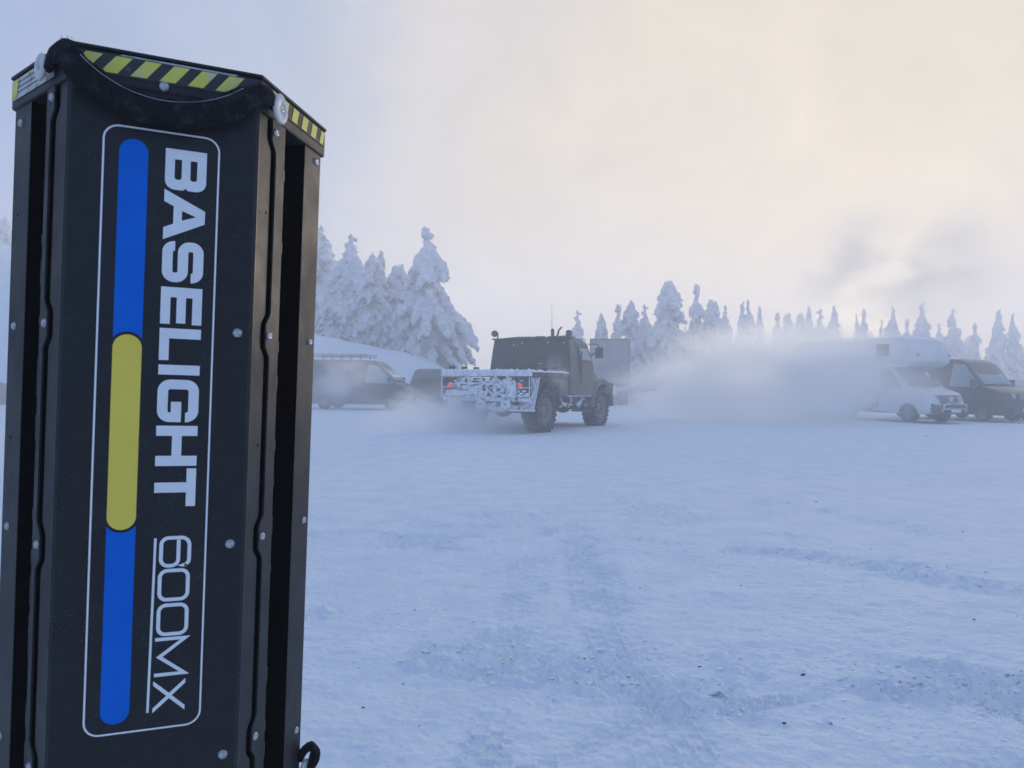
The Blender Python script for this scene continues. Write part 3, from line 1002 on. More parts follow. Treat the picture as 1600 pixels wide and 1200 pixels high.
def passenger_car(name, label, cat, loc, rotz, L, W, H, body, group=None, estate=False):
    t = thing(name, label, cat, loc, rotz, group)
    belt = 0.60 * H
    hw = make_hw(W, belt, H, 0.24)
    a, b = -L / 2, L / 2
    top = [(a + 0.04, 0.30), (a, 0.52), (a + 0.03, belt - 0.05), (a + 0.10, belt + 0.06), (a + (0.24 if estate else 0.42), H - 0.12), (a + (0.45 if estate else 0.9), H - 0.01), (a + 0.45 * L, H), (b - 0.44 * L, H - 0.05),
           (b - 0.27 * L, belt + 0.05), (b - 0.08 * L, belt - 0.08), (b - 0.015 * L, belt - 0.20), (b, 0.5), (b - 0.01, 0.36), (b - 0.1, 0.27)]
    r = 0.33
    wx = (a + 0.19 * L, b - 0.19 * L)
    shell(arch_profile(top, wx, r + 0.05, 0.27, a, b), hw, 0.22).build('body', body, t, True, 0.03)
    g = MB()
    w0, w1 = (b - 0.435 * L, H - 0.04), (b - 0.275 * L, belt + 0.09)
    g.add([(p[0] + 0.03, u * hw(p[1]), p[1] + 0.02) for u in (-0.86, -0.4, 0, 0.4, 0.86) for p in (w0, w1)], [(2 * k, 2 * k + 1, 2 * k + 3, 2 * k + 2) for k in range(4)])
    o = g.build('windscreen', M_paleglass, t, True)
    o.modifiers.new('s', 'SOLIDIFY').thickness = 0.012
    g = MB()
    w0, w1 = (a + (0.26 if estate else 0.50), H - 0.14), (a + 0.11, belt + 0.10)
    g.add([(p[0] - 0.03, u * hw(p[1]), p[1] + 0.01) for u in (-0.84, 0, 0.84) for p in (w0, w1)], [(2 * k, 2 * k + 1, 2 * k + 3, 2 * k + 2) for k in range(2)])
    o = g.build('rear_window', M_glass, t, True)
    o.modifiers.new('s', 'SOLIDIFY').thickness = 0.012
    for s in (-1, 1):
        side_poly([(b - 0.30 * L, belt + 0.04), (b - 0.43 * L, H - 0.12), (b - 0.52 * L, H - 0.09), (b - 0.53 * L, belt + 0.03)], hw, s).build('side_window', M_glass, t)
        side_poly([(b - 0.55 * L, belt + 0.03), (b - 0.54 * L, H - 0.09), (a + 0.26 * L, H - 0.10), (a + 0.15 * L, belt + 0.06)], hw, s).build('side_window', M_glass, t)
        MB().bx(b - 0.32 * L, b - 0.32 * L + 0.12, s * (W / 2 - 0.03), s * (W / 2 + 0.17), belt + 0.02, belt + 0.17).build('mirror', M_plastic, t, bevel=0.03)
        MB().bx(b - 0.12 * L, b - 0.06, s * (W / 2 - 0.42), s * (W / 2 - 0.06), belt - 0.24, belt - 0.10).build('headlight', M_lamp, t, bevel=0.03)
        MB().bx(a - 0.008, a + 0.12, s * (W / 2 - 0.36), s * (W / 2 - 0.02), belt - 0.16, belt + 0.0).build('tail_light', M_redoff, t, bevel=0.03)
    MB().bx(b - 0.10, b + 0.012, -0.42, 0.42, belt - 0.28, belt - 0.16).build('grille', M_plastic, t, bevel=0.02)
    MB().bx(b + 0.0, b + 0.02, -0.26, 0.26, 0.40, 0.51).build('number_plate', M_plate, t)
    ms = wheel_meshes(r, 0.21)
    for x in wx:
        for s in (-1, 1):
            put_wheel(ms, t, x, s * (W / 2 - 0.12), r)
    return t


GV = 'vehicles parked round the lot'
# dark van on the left with a roof rack, side on, nose to the right
p = ground_at(572, 640)
VD = 37.0
vx = (572 - 800) / F * VD
panel_van('parked_van', 'dark dusty panel van with a roof rack, half hidden by snow beside the column', 'van',
          (vx - 0.12, VD, gz(vx, VD)), R(-8), 5.3, 1.98, 2.36, M_vandirty, M_paleglass, GV, rack=True, snow=True)
# dark off-road car behind the truck tail
sx, sy = (696 - 800) / F * 40, 40.0
passenger_car('parked_car', 'dark boxy car behind the tail of the army truck, beside the dark van', 'car', (sx, sy, gz(sx, sy)), R(68), 4.5, 1.9, 2.02, M_vandirty, GV, estate=True)
# car swallowed by the powder cloud
sx, sy = (1153 - 800) / F * 49, 49.0
passenger_car('parked_car', 'dark car almost lost in the powder cloud right of the grey box', 'car', (sx, sy, gz(sx, sy)), R(-75), 4.4, 1.8, 1.5, M_vandirty, GV)

HEAD = R(-66)
hd = Vector((math.cos(HEAD), math.sin(HEAD), 0))
sd = Vector((-math.sin(HEAD), math.cos(HEAD), 0))
mh = Vector(((1487 - 800) / F * 28.2, 28.2, 0)) - hd * 3.4      # motorhome centre
bv = mh + sd * 3.9 + hd * 0.7
panel_van('parked_van', 'black panel van parked on the far side of the white motorhome', 'van', (bv.x, bv.y, gz(bv.x, bv.y)), HEAD, 5.9, 2.02, 2.55, M_vanblack, M_paleglass, GV, nose='long', snow=False)
dc = mh + sd * 6.9 + hd * 0.9
passenger_car('parked_car', 'dark car cut off by the right photo edge beyond the black van', 'car', (dc.x, dc.y, gz(dc.x, dc.y)), HEAD, 4.7, 1.85, 1.72, M_vanblack, GV, estate=True)


# ------------------------------------------------------------------ motorhome
def motorhome(loc, rotz):
    t = thing('motorhome', 'white motorhome with a sleeping cabin over the cab, mostly veiled by powder snow', 'motorhome', loc, rotz, GV)
    W = 2.0
    hw = make_hw(W, 1.25, 2.2, 0.16)
    b = 3.4
    top = [(0.7, 0.42), (0.7, 2.15), (1.35, 2.15), (1.62, 2.08), (2.42, 1.32), (3.10, 1.14), (3.32, 0.98), (3.40, 0.72), (3.38, 0.46), (3.28, 0.36)]
    shell(arch_profile(top, (2.35,), 0.41, 0.34, 0.7, b), hw, 0.24).build('cab', M_vanwhite, t, True, 0.03)
    # living box with the cabin over the cab
    BW = 1.12
    prof = [(-3.4, 0.52), (-3.42, 0.9), (-3.36, 3.05), (-3.15, 3.22), (1.0, 3.27), (2.1, 3.25), (2.45, 3.13), (2.68, 2.72), (2.62, 2.32), (2.30, 2.13), (1.05, 2.12), (0.98, 0.52), (-1.55, 0.52)]
    a8 = [(-2.0 + 0.42 * math.cos(math.pi * k / 8), 0.52 + 0.42 * math.sin(math.pi * k / 8)) for k in range(9)]
    prof = prof[:-1] + a8
    shell(prof, lambda z: BW - 0.05 * max(0, z - 2.7), 0.14).build('living_box', M_vanwhite, t, True, 0.04)
    for s in (-1, 1):
        f = lambda z: BW
        w = side_poly([(1.05, 2.52), (1.62, 2.52), (1.62, 2.98), (1.05, 2.98)], f, s, 0.012, 0.02).build('cabin_window', M_glass, t, bevel=0.01)
        w = side_poly([(-0.9, 1.55), (0.15, 1.55), (0.15, 2.15), (-0.9, 2.15)], f, s, 0.012, 0.02).build('side_window', M_glass, t, bevel=0.01)
        w = side_poly([(-3.0, 1.55), (-2.1, 1.55), (-2.1, 2.15), (-3.0, 2.15)], f, s, 0.012, 0.02).build('side_window', M_glass, t, bevel=0.01)
        side_poly([(0.30, 0.62), (0.88, 0.62), (0.88, 2.4), (0.30, 2.4)], f, s, 0.012, 0.015).build('door', M_vanwhite, t, bevel=0.01)
        side_poly([(-3.38, 0.56), (-2.45, 0.56), (-2.45, 0.74), (-3.38, 0.74)], f, s, 0.01, 0.02).build('skirt', M_plastic, t)
        side_poly([(-1.5, 0.56), (0.95, 0.56), (0.95, 0.74), (-1.5, 0.74)], f, s, 0.01, 0.02).build('skirt', M_plastic, t)
        side_poly([(1.10, 1.28), (1.10, 2.00), (1.52, 1.98), (2.12, 1.36), (1.7, 1.24)], hw, s).build('cab_window', M_glass, t)
        side_poly([(1.02, 0.5), (1.034, 0.5), (1.034, 2.0), (1.02, 2.0)], hw, s, 0.006).build('door_gap', M_plastic, t)
        m = MB()
        m.bar((1.95, s * (W / 2 - 0.02), 1.32), (1.95, s * (W / 2 + 0.18), 1.36), 0.05, 0.05)
        m.bx(1.88, 2.02, s * (W / 2 + 0.12), s * (W / 2 + 0.32), 1.26, 1.62)
        m.build('mirror', M_plastic, t, bevel=0.03)
        hl = MB()
        hl.hexa([(2.86, s * 0.985, 0.90), (3.30, s * 0.62, 0.86), (3.18, s * 0.60, 0.92), (2.85, s * 0.90, 0.92),
                 (2.80, s * 0.985, 1.08), (3.24, s * 0.62, 1.06), (3.10, s * 0.60, 1.06), (2.80, s * 0.90, 1.06)])
        hl.build('headlight', M_lamp, t, bevel=0.02)
        MB().lathe([(0.001, 0.10), (0.09, 0.10), (0.10, 0.05), (0.06, -0.03), (0.001, -0.04)], (3.48, s * 0.22, 0.92), 'X', 20, close=False).build('spot_lamp', M_lamp, t, True)
        rl = MB()
        rl.bar((2.20, s * 0.6, 2.62 + 0.0), (2.20, s * 0.9, 2.62), 0.02, 0.02)
        MB().lathe([(0.001, 0.03), (0.035, 0.03), (0.04, 0.0)], (2.655, s * 0.85, 2.55), 'X', 12, close=False).build('marker_lamp', M_plastic, t)
    g = MB()
    w0, w1 = (1.66, 2.09), (2.40, 1.37)
    g.add([(p[0] + 0.03 - 0.10 * abs(u) ** 2, u * hw(p[1]), p[1] + 0.02) for u in (-0.88, -0.5, 0, 0.5, 0.88) for p in (w0, w1)], [(2 * k, 2 * k + 1, 2 * k + 3, 2 * k + 2) for k in range(4)])
    o = g.build('windscreen', M_glass, t, True)
    o.modifiers.new('s', 'SOLIDIFY').thickness = 0.012
    gr = MB().hexa([(3.22, -0.52, 0.74), (3.435, -0.46, 0.74), (3.435, 0.46, 0.74), (3.22, 0.52, 0.74), (3.15, -0.60, 1.06), (3.345, -0.56, 1.04), (3.345, 0.56, 1.04), (3.15, 0.60, 1.06)]).build('grille', M_plastic, t, bevel=0.02)
    for k in range(3):
        z = 0.80 + 0.075 * k
        MB().bx(3.41 - 0.022 * k, 3.436 - 0.022 * k, -0.47, 0.47, z, z + 0.018).build('grille_bar', M_chrome, gr)
    MB().bx(3.15, 3.46, -0.84, 0.84, 0.38, 0.70).build('bumper', M_plastic, t, bevel=0.07)
    for s in (-1, 1):
        MB().hexa([(2.86, s * 0.99, 0.44), (3.30, s * 0.80, 0.40), (3.1, s * 0.7, 0.40), (2.86, s * 0.9, 0.44), (2.86, s * 1.005, 0.80), (3.34, s * 0.82, 0.74), (3.1, s * 0.7, 0.74), (2.86, s * 0.9, 0.8)]).build('bumper_corner', M_plastic, t, bevel=0.03)
    bb = MB()
    for s in (-1, 1):
        bb.tube([(3.36, s * 0.62, 0.42), (3.54, s * 0.62, 0.50), (3.56, s * 0.60, 0.70), (3.54, s * 0.40, 0.74), (3.54, 0, 0.74)], 0.032, 8)
    bb.tube([(3.55, -0.62, 0.55), (3.55, 0.62, 0.55)], 0.028, 8)
    bb.build('bull_bar', M_chrome, t, True)
    MB().bx(3.585, 3.60, -0.26, 0.26, 0.43, 0.53).build('number_plate', M_plate, t)
    MB().bx(-3.3, 3.1, -0.8, 0.8, 0.34, 0.60).build('underbody', M_plastic, t)
    ms = wheel_meshes(0.35, 0.25)
    for x, y in ((2.35, 0.86), (-2.0, 0.92)):
        for s in (-1, 1):
            put_wheel(ms, t, x, s * y, 0.35)
    rv = MB().bx(-1.4, -0.9, -0.25, 0.25, 3.25, 3.36).build('roof_vent', M_vanwhite, t, bevel=0.03)
    gx, gy = 24, 8
    P = []
    for i_ in range(gx + 1):
        for j_ in range(gy + 1):
            x = -3.2 + 5.3 * i_ / gx
            y = (j_ / gy * 2 - 1) * 0.98
            e = min(i_, gx - i_, j_, gy - j_)
            P.append((x, y, 3.21 + (0.0 if e == 0 else 0.10 + 0.025 * math.sin(x * 2 + y * 5))))
    MB().add(P, [(i_ * (gy + 1) + j_, (i_ + 1) * (gy + 1) + j_, (i_ + 1) * (gy + 1) + j_ + 1, i_ * (gy + 1) + j_ + 1) for i_ in range(gx) for j_ in range(gy)]).build('roof_snow', M_snow, t, True)


motorhome((mh.x, mh.y, gz(mh.x, mh.y)), HEAD)


# ------------------------------------------------------------------ tracked box carrier
def tracked_carrier():
    D = 49.0
    x0 = (952 - 800) / F * D
    t = thing('tracked_carrier', 'grey box body on rubber tracks standing behind the nose of the army truck', 'carrier', (x0, D, gz(x0, D)), R(84), GV)
    # local x forward (away), rear panel faces the camera
    MB().bx(-0.2, 5.0, -1.22, 1.22, 1.28, 4.18).build('box_body', M_greybox, t, bevel=0.03)
    f = MB()
    f.bx(-0.27, -0.16, -1.26, -1.18, 1.22, 4.22)
    f.bx(-0.27, -0.16, 1.18, 1.26, 1.22, 4.22)
    f.bx(-0.27, -0.16, -1.18, 1.18, 4.14, 4.22)
    f.bx(-0.27, -0.16, -1.18, 1.18, 1.22, 1.34)
    f.build('door_frame', M_frame, t)
    for y in (-0.04, 0.62, -0.70):
        MB().tube([(-0.255, y, 1.4), (-0.255, y, 4.1)], 0.018, 6).build('lock_rod', M_greybox, t)
    for z in (1.7, 2.4, 3.1, 3.8):
        MB().bx(-0.285, -0.2, -1.21, -1.10, z, z + 0.10).build('hinge', M_frame, t)
        MB().bx(-0.285, -0.2, 1.10, 1.21, z, z + 0.10).build('hinge', M_frame, t)
    b = MB()
    b.bx(-0.35, 4.8, -0.75, 0.75, 0.95, 1.10)
    b.bx(-0.42, -0.28, -1.25, 1.25, 0.98, 1.08)
    for y in (-1.05, -0.35, 0.35, 1.05):
        b.bx(-0.3, -0.18, y - 0.05, y + 0.05, 0.9, 1.3)
    b.build('underframe', M_frost, t)
    for s in (-1, 1):
        tr = MB()
        n = 40
        P = []
        for k in range(n):
            u = k / n * 2 * math.pi
            x = 2.1 + 2.1 * max(-1, min(1, 1.35 * math.cos(u)))
            z = 0.42 + 0.40 * max(-1, min(1, 1.25 * math.sin(u)))
            P.append((x, z))
        ring_o = [(x, z) for x, z in P]
        vs_, fs_ = [], []
        for (x, z) in ring_o:
            cx, cz = 2.1 + (x - 2.1) * 0.955, 0.42 + (z - 0.42) * 0.86
            vs_ += [(x, s * 0.60, z), (x, s * 1.18, z), (cx, s * 1.18, cz), (cx, s * 0.60, cz)]
        for k in range(n):
            k2 = (k + 1) % n
            for q in range(4):
                q2 = (q + 1) % 4
                fs_.append((k * 4 + q, k * 4 + q2, k2 * 4 + q2, k2 * 4 + q))
        tr.add(vs_, fs_)
        for k in range(n):
            x, z = P[k]
            x2, z2 = P[(k + 1) % n]
            nx, nz = (z2 - z), -(x2 - x)
            l = math.hypot(nx, nz) or 1
            nx, nz = nx / l * 0.04, nz / l * 0.04
            tr.bar((x + nx * 0.4, s * 0.60, z + nz * 0.4), (x + nx * 0.4, s * 1.18, z + nz * 0.4), 0.05, 0.05)
        o = tr.build('track', M_rubber, t)
        for k in range(5):
            MB().lathe([(0.001, -0.05), (0.26, -0.05), (0.30, -0.03), (0.30, 0.03), (0.26, 0.05), (0.001, 0.05)], (0.55 + 0.78 * k, s * 0.95, 0.42), n=20, close=False).build('road_wheel', M_frame, o)
    for s in (-1, 1):
        MB().bx(-0.46, -0.40, s * 1.05 - 0.10, s * 1.05 + 0.10, 0.98, 1.08).build('tail_light', M_redoff, t)


tracked_carrier()


# ------------------------------------------------------------------ army truck
def army_truck():
    # origin: rear axle centre on the ground, x forward
    loc = (-0.19, 21.20)
    t = thing('army_truck', 'olive high-wheeled army truck driving off with a frosted bare rear frame', 'truck', (loc[0], loc[1], gz(*loc) - 0.01), R(62), None, (1.0, 1.1, 1.0))
    r = 0.60
    ms = wheel_meshes(r, 0.42, 26)
    for x in (0, 4.0):
        for s in (-1, 1):
            put_wheel(ms, t, x, s * 0.98, r)
    ch = MB()
    for s in (-1, 1):
        ch.bx(-1.05, 4.9, s * 0.42 - 0.05, s * 0.42 + 0.05, 0.78, 1.02)
    for x in (-0.9, 0.6, 1.4, 2.6, 3.4, 4.6):
        ch.bx(x - 0.05, x + 0.05, -0.37, 0.37, 0.82, 0.98)
    ch.build('chassis', M_frame, t)
    for x in (0, 4.0):
        ax = MB()
        ax.tube([(x, -0.75, r), (x, 0.75, r)], 0.09, 10)
        ax.blob((x, 0.05, r), (0.22, 0.26, 0.22), 3, 0.05)
        for s in (-1, 1):
            ax.bar((x - 0.45, s * 0.55, 0.62), (x + 0.45, s * 0.55, 0.62), 0.08, 0.07)
            ax.tube([(x + 0.1, s * 0.55, 0.65), (x + 0.05, s * 0.5, 1.05)], 0.05, 8)
        ax.build('axle', M_frame, t)
    # cab: crew box with a near-vertical dark rear wall
    hw = make_hw(2.42, 1.85, 2.66, 0.10)
    prof = [(1.50, 0.98), (1.50, 1.62), (1.56, 2.56), (1.66, 2.64), (2.6, 2.67), (2.82, 2.62), (3.18, 1.98), (3.28, 1.86), (3.28, 0.98)]
    cabm = shell(prof, hw, 0.04).build('cab', M_olive, t, True, 0.03)
    cabm.data.shade_flat()
    # rear wall: tarpaulin sheet with quilting seams and laces
    g = MB()
    n1, n2 = 24, 12
    P = []
    for a in range(n1 + 1):
        for b in range(n2 + 1):
            u, v = a / n1 * 2 - 1, b / n2
            z = 1.60 + 1.02 * v
            y = u * (hw(z) - 0.015)
            bul = 0.020 * fbm(np.array([u * 3]), np.array([v * 3]), o=2, seed=5)[0] + 0.02 * (1 - u * u) * (1 - (2 * v - 1) ** 2)
            P.append((1.478 + 0.07 * v - bul - 0.01, y, z))
    g.add(P, [(a * (n2 + 1) + b, (a + 1) * (n2 + 1) + b, (a + 1) * (n2 + 1) + b + 1, a * (n2 + 1) + b + 1) for a in range(n1) for b in range(n2)])
    w = g.build('rear_wall_tarp', M_tarp, t, True)
    w.modifiers.new('s', 'SOLIDIFY').thickness = 0.012
    k = MB()
    for (y, z) in ((-1.05, 1.72), (-1.02, 2.5), (-0.35, 1.9), (-0.30, 1.9), (0.45, 2.45), (0.95, 1.75), (0.2, 2.5), (-0.55, 2.5)):
        MB().bx(1.425, 1.445, y - 0.02, y + 0.02, z - 0.012, z + 0.012).build('tarp_clip', M_frost, w)
    k = MB()
    k.bx(1.47, 1.60, -1.16, 1.16, 2.615, 2.66)
    k.build('tarp_roll', M_tarp, t, bevel=0.02)
    # sides: door, window, pillar seams
    for s in (-1, 1):
        d = side_poly([(1.98, 1.16), (3.16, 1.16), (3.18, 1.88), (2.84, 2.52), (1.98, 2.52)], hw, s, 0.012, 0.03).build('door', M_olive, t, bevel=0.012)
        side_poly([(2.10, 1.98), (2.98, 1.98), (2.76, 2.42), (2.10, 2.42)], hw, s, 0.036, 0.03).build('window_frame', M_plastic, d, bevel=0.01)
        side_poly([(2.16, 2.03), (2.90, 2.03), (2.72, 2.37), (2.16, 2.37)], hw, s, 0.044, 0.03).build('window_pane', M_paleglass, d)
        MB().tube([(2.02, s * 1.27, 1.30), (2.0, s * 1.30, 1.7), (2.03, s * 1.28, 2.05), (2.12, s * 1.26, 2.28)], 0.018, 6).build('grab_rail', M_plastic, t)
        MB().bx(2.10, 2.28, s * 1.23, s * 1.28, 1.62, 1.66).build('door_handle', M_plastic, d, bevel=0.006)
        side_poly([(2.08, 1.60), (2.22, 1.60), (2.24, 1.92), (2.08, 1.95)], hw, s, 0.030, 0.02).build('camouflage_patch', M_tarp, d)
        m = MB()
        m.tube([(2.95, s * 1.18, 2.15), (2.98, s * 1.40, 2.30), (2.98, s * 1.46, 2.42), (2.90, s * 1.40, 2.52), (2.78, s * 1.18, 2.52)], 0.018, 6)
        m.build('mirror_arm', M_plastic, t)
        MB().bx(2.92, 3.02, s * 1.34, s * 1.56, 2.10, 2.42).build('mirror', M_plastic, t, bevel=0.03)
        # front wing and flare
        wg = MB()
        arc = [(4.0 + 0.74 * math.cos(a), 0.62 + 0.72 * math.sin(a)) for a in [math.pi * q / 10 for q in range(11)]]
        out = [(4.0 + 0.92 * math.cos(a), 0.62 + 0.88 * math.sin(a)) for a in [math.pi * q / 10 for q in range(10, -1, -1)]]
        wg.prism([(x, s * 0.70, z) for x, z in arc + out], (0, s * 0.52, 0))
        wg.build('front_wing', M_olive, t, bevel=0.02)
        # steps, tank and lockers between the axles
        MB().bx(2.55, 3.15, s * 0.80, s * 1.18, 0.50, 0.55).build('step', M_frame, t)
        MB().bx(2.62, 3.1, s * 0.82, s * 1.16, 0.78, 0.83).build('step', M_frame, t)
        MB().lathe([(0.001, -0.42), (0.19, -0.42), (0.23, -0.38), (0.23, 0.38), (0.19, 0.42), (0.001, 0.42)], (1.95, s * 0.86, 0.86), 'X', 20, close=False).build('fuel_tank', M_frame, t, True)
        MB().bx(0.85, 1.42, s * 0.62, s * 1.16, 0.98, 1.44).build('locker', M_olive, t, bevel=0.02)
        MB().bx(1.50, 3.25, s * 0.70, s * 1.17, 1.00, 1.15).build('sill_box', M_olive, t, bevel=0.02)
        fr = MB()
        for x in (1.62, 2.42):
            fr.add([(x - 0.12, s * 1.17, 0.98), (x + 0.12, s * 1.17, 0.98), (x, s * 1.14, 1.28), (x, s * 1.10, 0.98)], [(0, 1, 2), (1, 3, 2), (3, 0, 2), (0, 3, 1)])
            fr.tube([(x, s * 1.14, 1.0), (x + 0.1, s * 1.12, 0.8), (x + 0.05, s * 1.05, 0.62)], 0.018, 5)
        fr.bar((1.4, s * 1.16, 0.97), (3.2, s * 1.16, 0.97), 0.03, 0.035)
        fr.tube([(1.0, s * 1.1, 0.95), (1.15, s * 1.12, 0.74), (1.4, s * 1.1, 0.68)], 0.02, 5)
        for q in range(14):
            fr.blob((1.0 + 0.16 * q, s * (1.0 + 0.1 * random.random()), 0.66 + 0.22 * random.random()), (0.05 + 0.06 * random.random(), 0.05, 0.03 + 0.05 * random.random()), q, 0.3, 1)
        tag(fr.build('frost_crust', M_frost, t), kind='stuff')
    # nose
    hp = [(3.26, 1.02), (3.26, 1.86), (3.9, 1.80), (4.72, 1.70), (4.92, 1.60), (4.98, 1.0), (4.80, 0.95)]
    MB().prism([(x, -0.70, z) for x, z in hp], (0, 1.40, 0)).build('hood', M_olive, t, bevel=0.06)
    MB().bx(4.70, 5.12, -1.15, 1.15, 0.72, 1.0).build('front_bumper', M_olive, t, bevel=0.03)
    for q in range(6):
        MB().bx(4.96, 5.0, -0.5, 0.5, 1.08 + q * 0.08, 1.12 + q * 0.08).build('grille_bar', M_plastic, t)
    for s in (-1, 1):
        MB().lathe([(0.001, 0.06), (0.10, 0.06), (0.12, 0.02), (0.08, -0.06), (0.001, -0.06)], (4.98, s * 0.85, 1.22), 'X', 18, close=False).build('headlight', M_lamp, t, True)
        MB().bx(4.3, 4.95, s * 0.70, s * 1.20, 1.02, 1.38).build('wing_front', M_olive, t, bevel=0.05)
    # roof gear
    MB().tube([(1.60, -0.62, 2.64), (1.60, -0.62, 2.86), (1.60, -0.6, 2.9)], 0.05, 8).build('antenna_base', M_plastic, t)
    MB().tube([(1.60, -0.60, 2.88), (1.59, -0.60, 3.2), (1.57, -0.60, 3.62)], [0.008, 0.005, 0.003], 5).build('antenna', M_plastic, t)
    MB().tube([(1.66, -0.72, 2.66), (1.70, -0.76, 2.88), (1.74, -0.82, 2.97)], 0.026, 6).build('stub_antenna', M_plastic, t)
    b = MB()
    b.lathe([(0.001, 0.0), (0.10, 0.0), (0.10, 0.06), (0.085, 0.08), (0.085, 0.20), (0.06, 0.23), (0.001, 0.24)], (1.95, -0.95, 2.655), 'Z', 16, close=False)
    b.build('beacon', M_plastic, t, True)
    w = MB()
    w.bar((1.52, 1.0, 2.64), (1.52, 0.35, 2.69), 0.025, 0.025)
    w.bar((1.50, 0.98, 2.62), (1.48, 0.98, 2.78), 0.03, 0.03)
    w.build('lamp_bracket', M_plastic, t)
    MB().lathe([(0.001, -0.08), (0.09, -0.08), (0.10, -0.04), (0.07, 0.06), (0.001, 0.08)], (1.46, 1.04, 2.80), 'X', 16, close=False).build('work_lamp', M_plastic, t, True)
    for (x, y, sx, sy, sz) in ((2.1, 0.2, 0.2, 0.3, 0.03), (1.8, -0.2, 0.15, 0.12, 0.04), (2.3, 0.7, 0.25, 0.15, 0.03), (2.3, -0.6, 0.3, 0.3, 0.06)):
        MB().bx(x - sx, x + sx, y - sy, y + sy, 2.655, 2.675 + sz).build('roof_hatch', M_olive, t, bevel=0.015)
    rs = MB()
    rs.blob((2.62, -0.98, 2.665), (0.22, 0.14, 0.05), 2, 0.3)
    rs.blob((2.0, 0.3, 2.70), (0.35, 0.4, 0.03), 3, 0.3)
    tag(rs.build('roof_snow', M_snow, t, True), kind='stuff')
    # container frame at the back: side rails, cross beams, twist-lock posts
    fr = MB()
    for s in (-1, 1):
        fr.bx(-1.08, 1.42, s * 1.14 - 0.07, s * 1.14 + 0.07, 1.50, 1.62)
        fr.bx(-1.0, 1.40, s * 0.45 - 0.06, s * 0.45 + 0.06, 1.03, 1.46)
    for x in (-0.55, 0.3, 1.0):
        fr.bx(x - 0.06, x + 0.06, -1.06, 1.06, 1.50, 1.60)
    fr.build('bed_frame', M_frame, t, bevel=0.01)
    MB().bx(-1.17, -1.0, -1.22, 1.22, 1.50, 1.64).build('rear_beam', M_frost, t, bevel=0.015)
    sn = MB()
    gx, gy = 20, 6
    for s in (-1, 1):
        P = [(-1.08 + 2.5 * a / gx, s * 1.14 + (c / gy * 2 - 1) * 0.085, 1.615 + (0 if c in (0, gy) or a in (0, gx) else 0.05 + 0.02 * math.sin(a * 1.7 + s))) for a in range(gx + 1) for c in range(gy + 1)]
        sn.add(P, [(a * (gy + 1) + c, (a + 1) * (gy + 1) + c, (a + 1) * (gy + 1) + c + 1, a * (gy + 1) + c + 1) for a in range(gx) for c in range(gy)])
    for q in range(46):
        y = -1.2 + 2.4 * q / 45
        sn.blob((-1.085 + 0.03 * random.uniform(-1, 1), y, 1.645), (0.085, 0.055, 0.022 + 0.03 * random.random()), q, 0.35, 1)
    for q in range(40):
        sn.blob((random.uniform(-0.9, 1.3), random.uniform(-1, 1), 1.612), (0.16, 0.12, 0.025), q, 0.3, 1)
    tag(sn.build('bed_snow', M_snow, t), kind='stuff')
    for x in (-0.75, -0.1, 0.55):
        for s in (-1, 1):
            MB().bx(x - 0.06, x + 0.06, s * 1.14 - 0.06, s * 1.14 + 0.06, 1.62, 1.78).build('twist_lock', M_frame, t, bevel=0.015)
    # tail: lamp boards, plate, braces, tow gear, all crusted with frost
    for s in (-1, 1):
        lb = MB().bx(-1.14, -1.10, s * 1.02 - 0.22, s * 1.02 + 0.16, 0.98, 1.46).build('lamp_board', M_tarp, t, bevel=0.01)
        MB().bx(-1.19, -1.13, s * 0.98 - 0.038, s * 0.98 + 0.038, 1.20, 1.31).build('tail_light', M_red, lb, bevel=0.012)
        lf = MB()
        for q in range(10):
            lf.blob((-1.15, s * 1.02 + random.uniform(-0.2, 0.15), random.uniform(0.98, 1.13)), (0.03, 0.05 + 0.03 * random.random(), 0.03), q, 0.3, 1)
        lf.bx(-1.155, -1.135, s * 1.02 - 0.24, s * 1.02 + 0.18, 1.195, 1.215)
        lf.bx(-1.155, -1.135, s * 1.2, s * 1.22, 0.92, 1.47)
        tag(lf.build('lamp_frost', M_frost, lb), kind='stuff')
    MB().bx(-1.19, -1.165, 0.50, 1.06, 0.98, 1.12).build('number_plate', M_frost, t, bevel=0.008)
    MB().bx(-1.185, -1.16, 0.66, 1.02, 0.80, 0.93).build('reflector_plate', M_frost, t, bevel=0.008)
    tb = MB()
    tb.bx(-1.12, -1.02, -1.20, 1.20, 0.84, 0.94)
    tb.bx(-1.13, -1.03, -0.85, 0.85, 1.28, 1.33)
    for y in (-0.62, -0.28, 0.12, 0.45):
        tb.bx(-1.13, -1.04, y - 0.045, y + 0.045, 0.92, 1.50)
    tb.bar((-1.10, -0.28, 1.45), (-1.10, -0.02, 1.20), 0.06, 0.07, (1, 0, 0))
    tb.bar((-1.10, -0.02, 1.20), (-1.10, -0.28, 0.95), 0.06, 0.07, (1, 0, 0))
    tb.bar((-1.10, -0.60, 1.45), (-1.10, -0.80, 1.20), 0.06, 0.07, (1, 0, 0))
    tb.bar((-1.10, -0.28, 1.46), (-1.10, -0.56, 1.24), 0.06, 0.06, (1, 0, 0))
    tb.bar((-1.10, -0.56, 1.24), (-1.10, -0.30, 1.0), 0.06, 0.06, (1, 0, 0))
    tb.bx(-1.16, -1.06, 0.20, 0.42, 1.00, 1.22)
    tb.bx(-1.16, -1.06, -0.86, -0.66, 1.10, 1.30)
    tb.bx(-1.16, -1.06, 0.50, 0.62, 1.14, 1.26)
    tb.build('tail_brace', M_frost, t, bevel=0.012)
    MB().prism([(-1.175, -0.60, 0.95), (-1.175, -0.88, 0.95), (-1.175, -0.74, 1.12)], (0.03, 0, 0)).build('warning_triangle', M_frost, t)
    cr_ = MB()
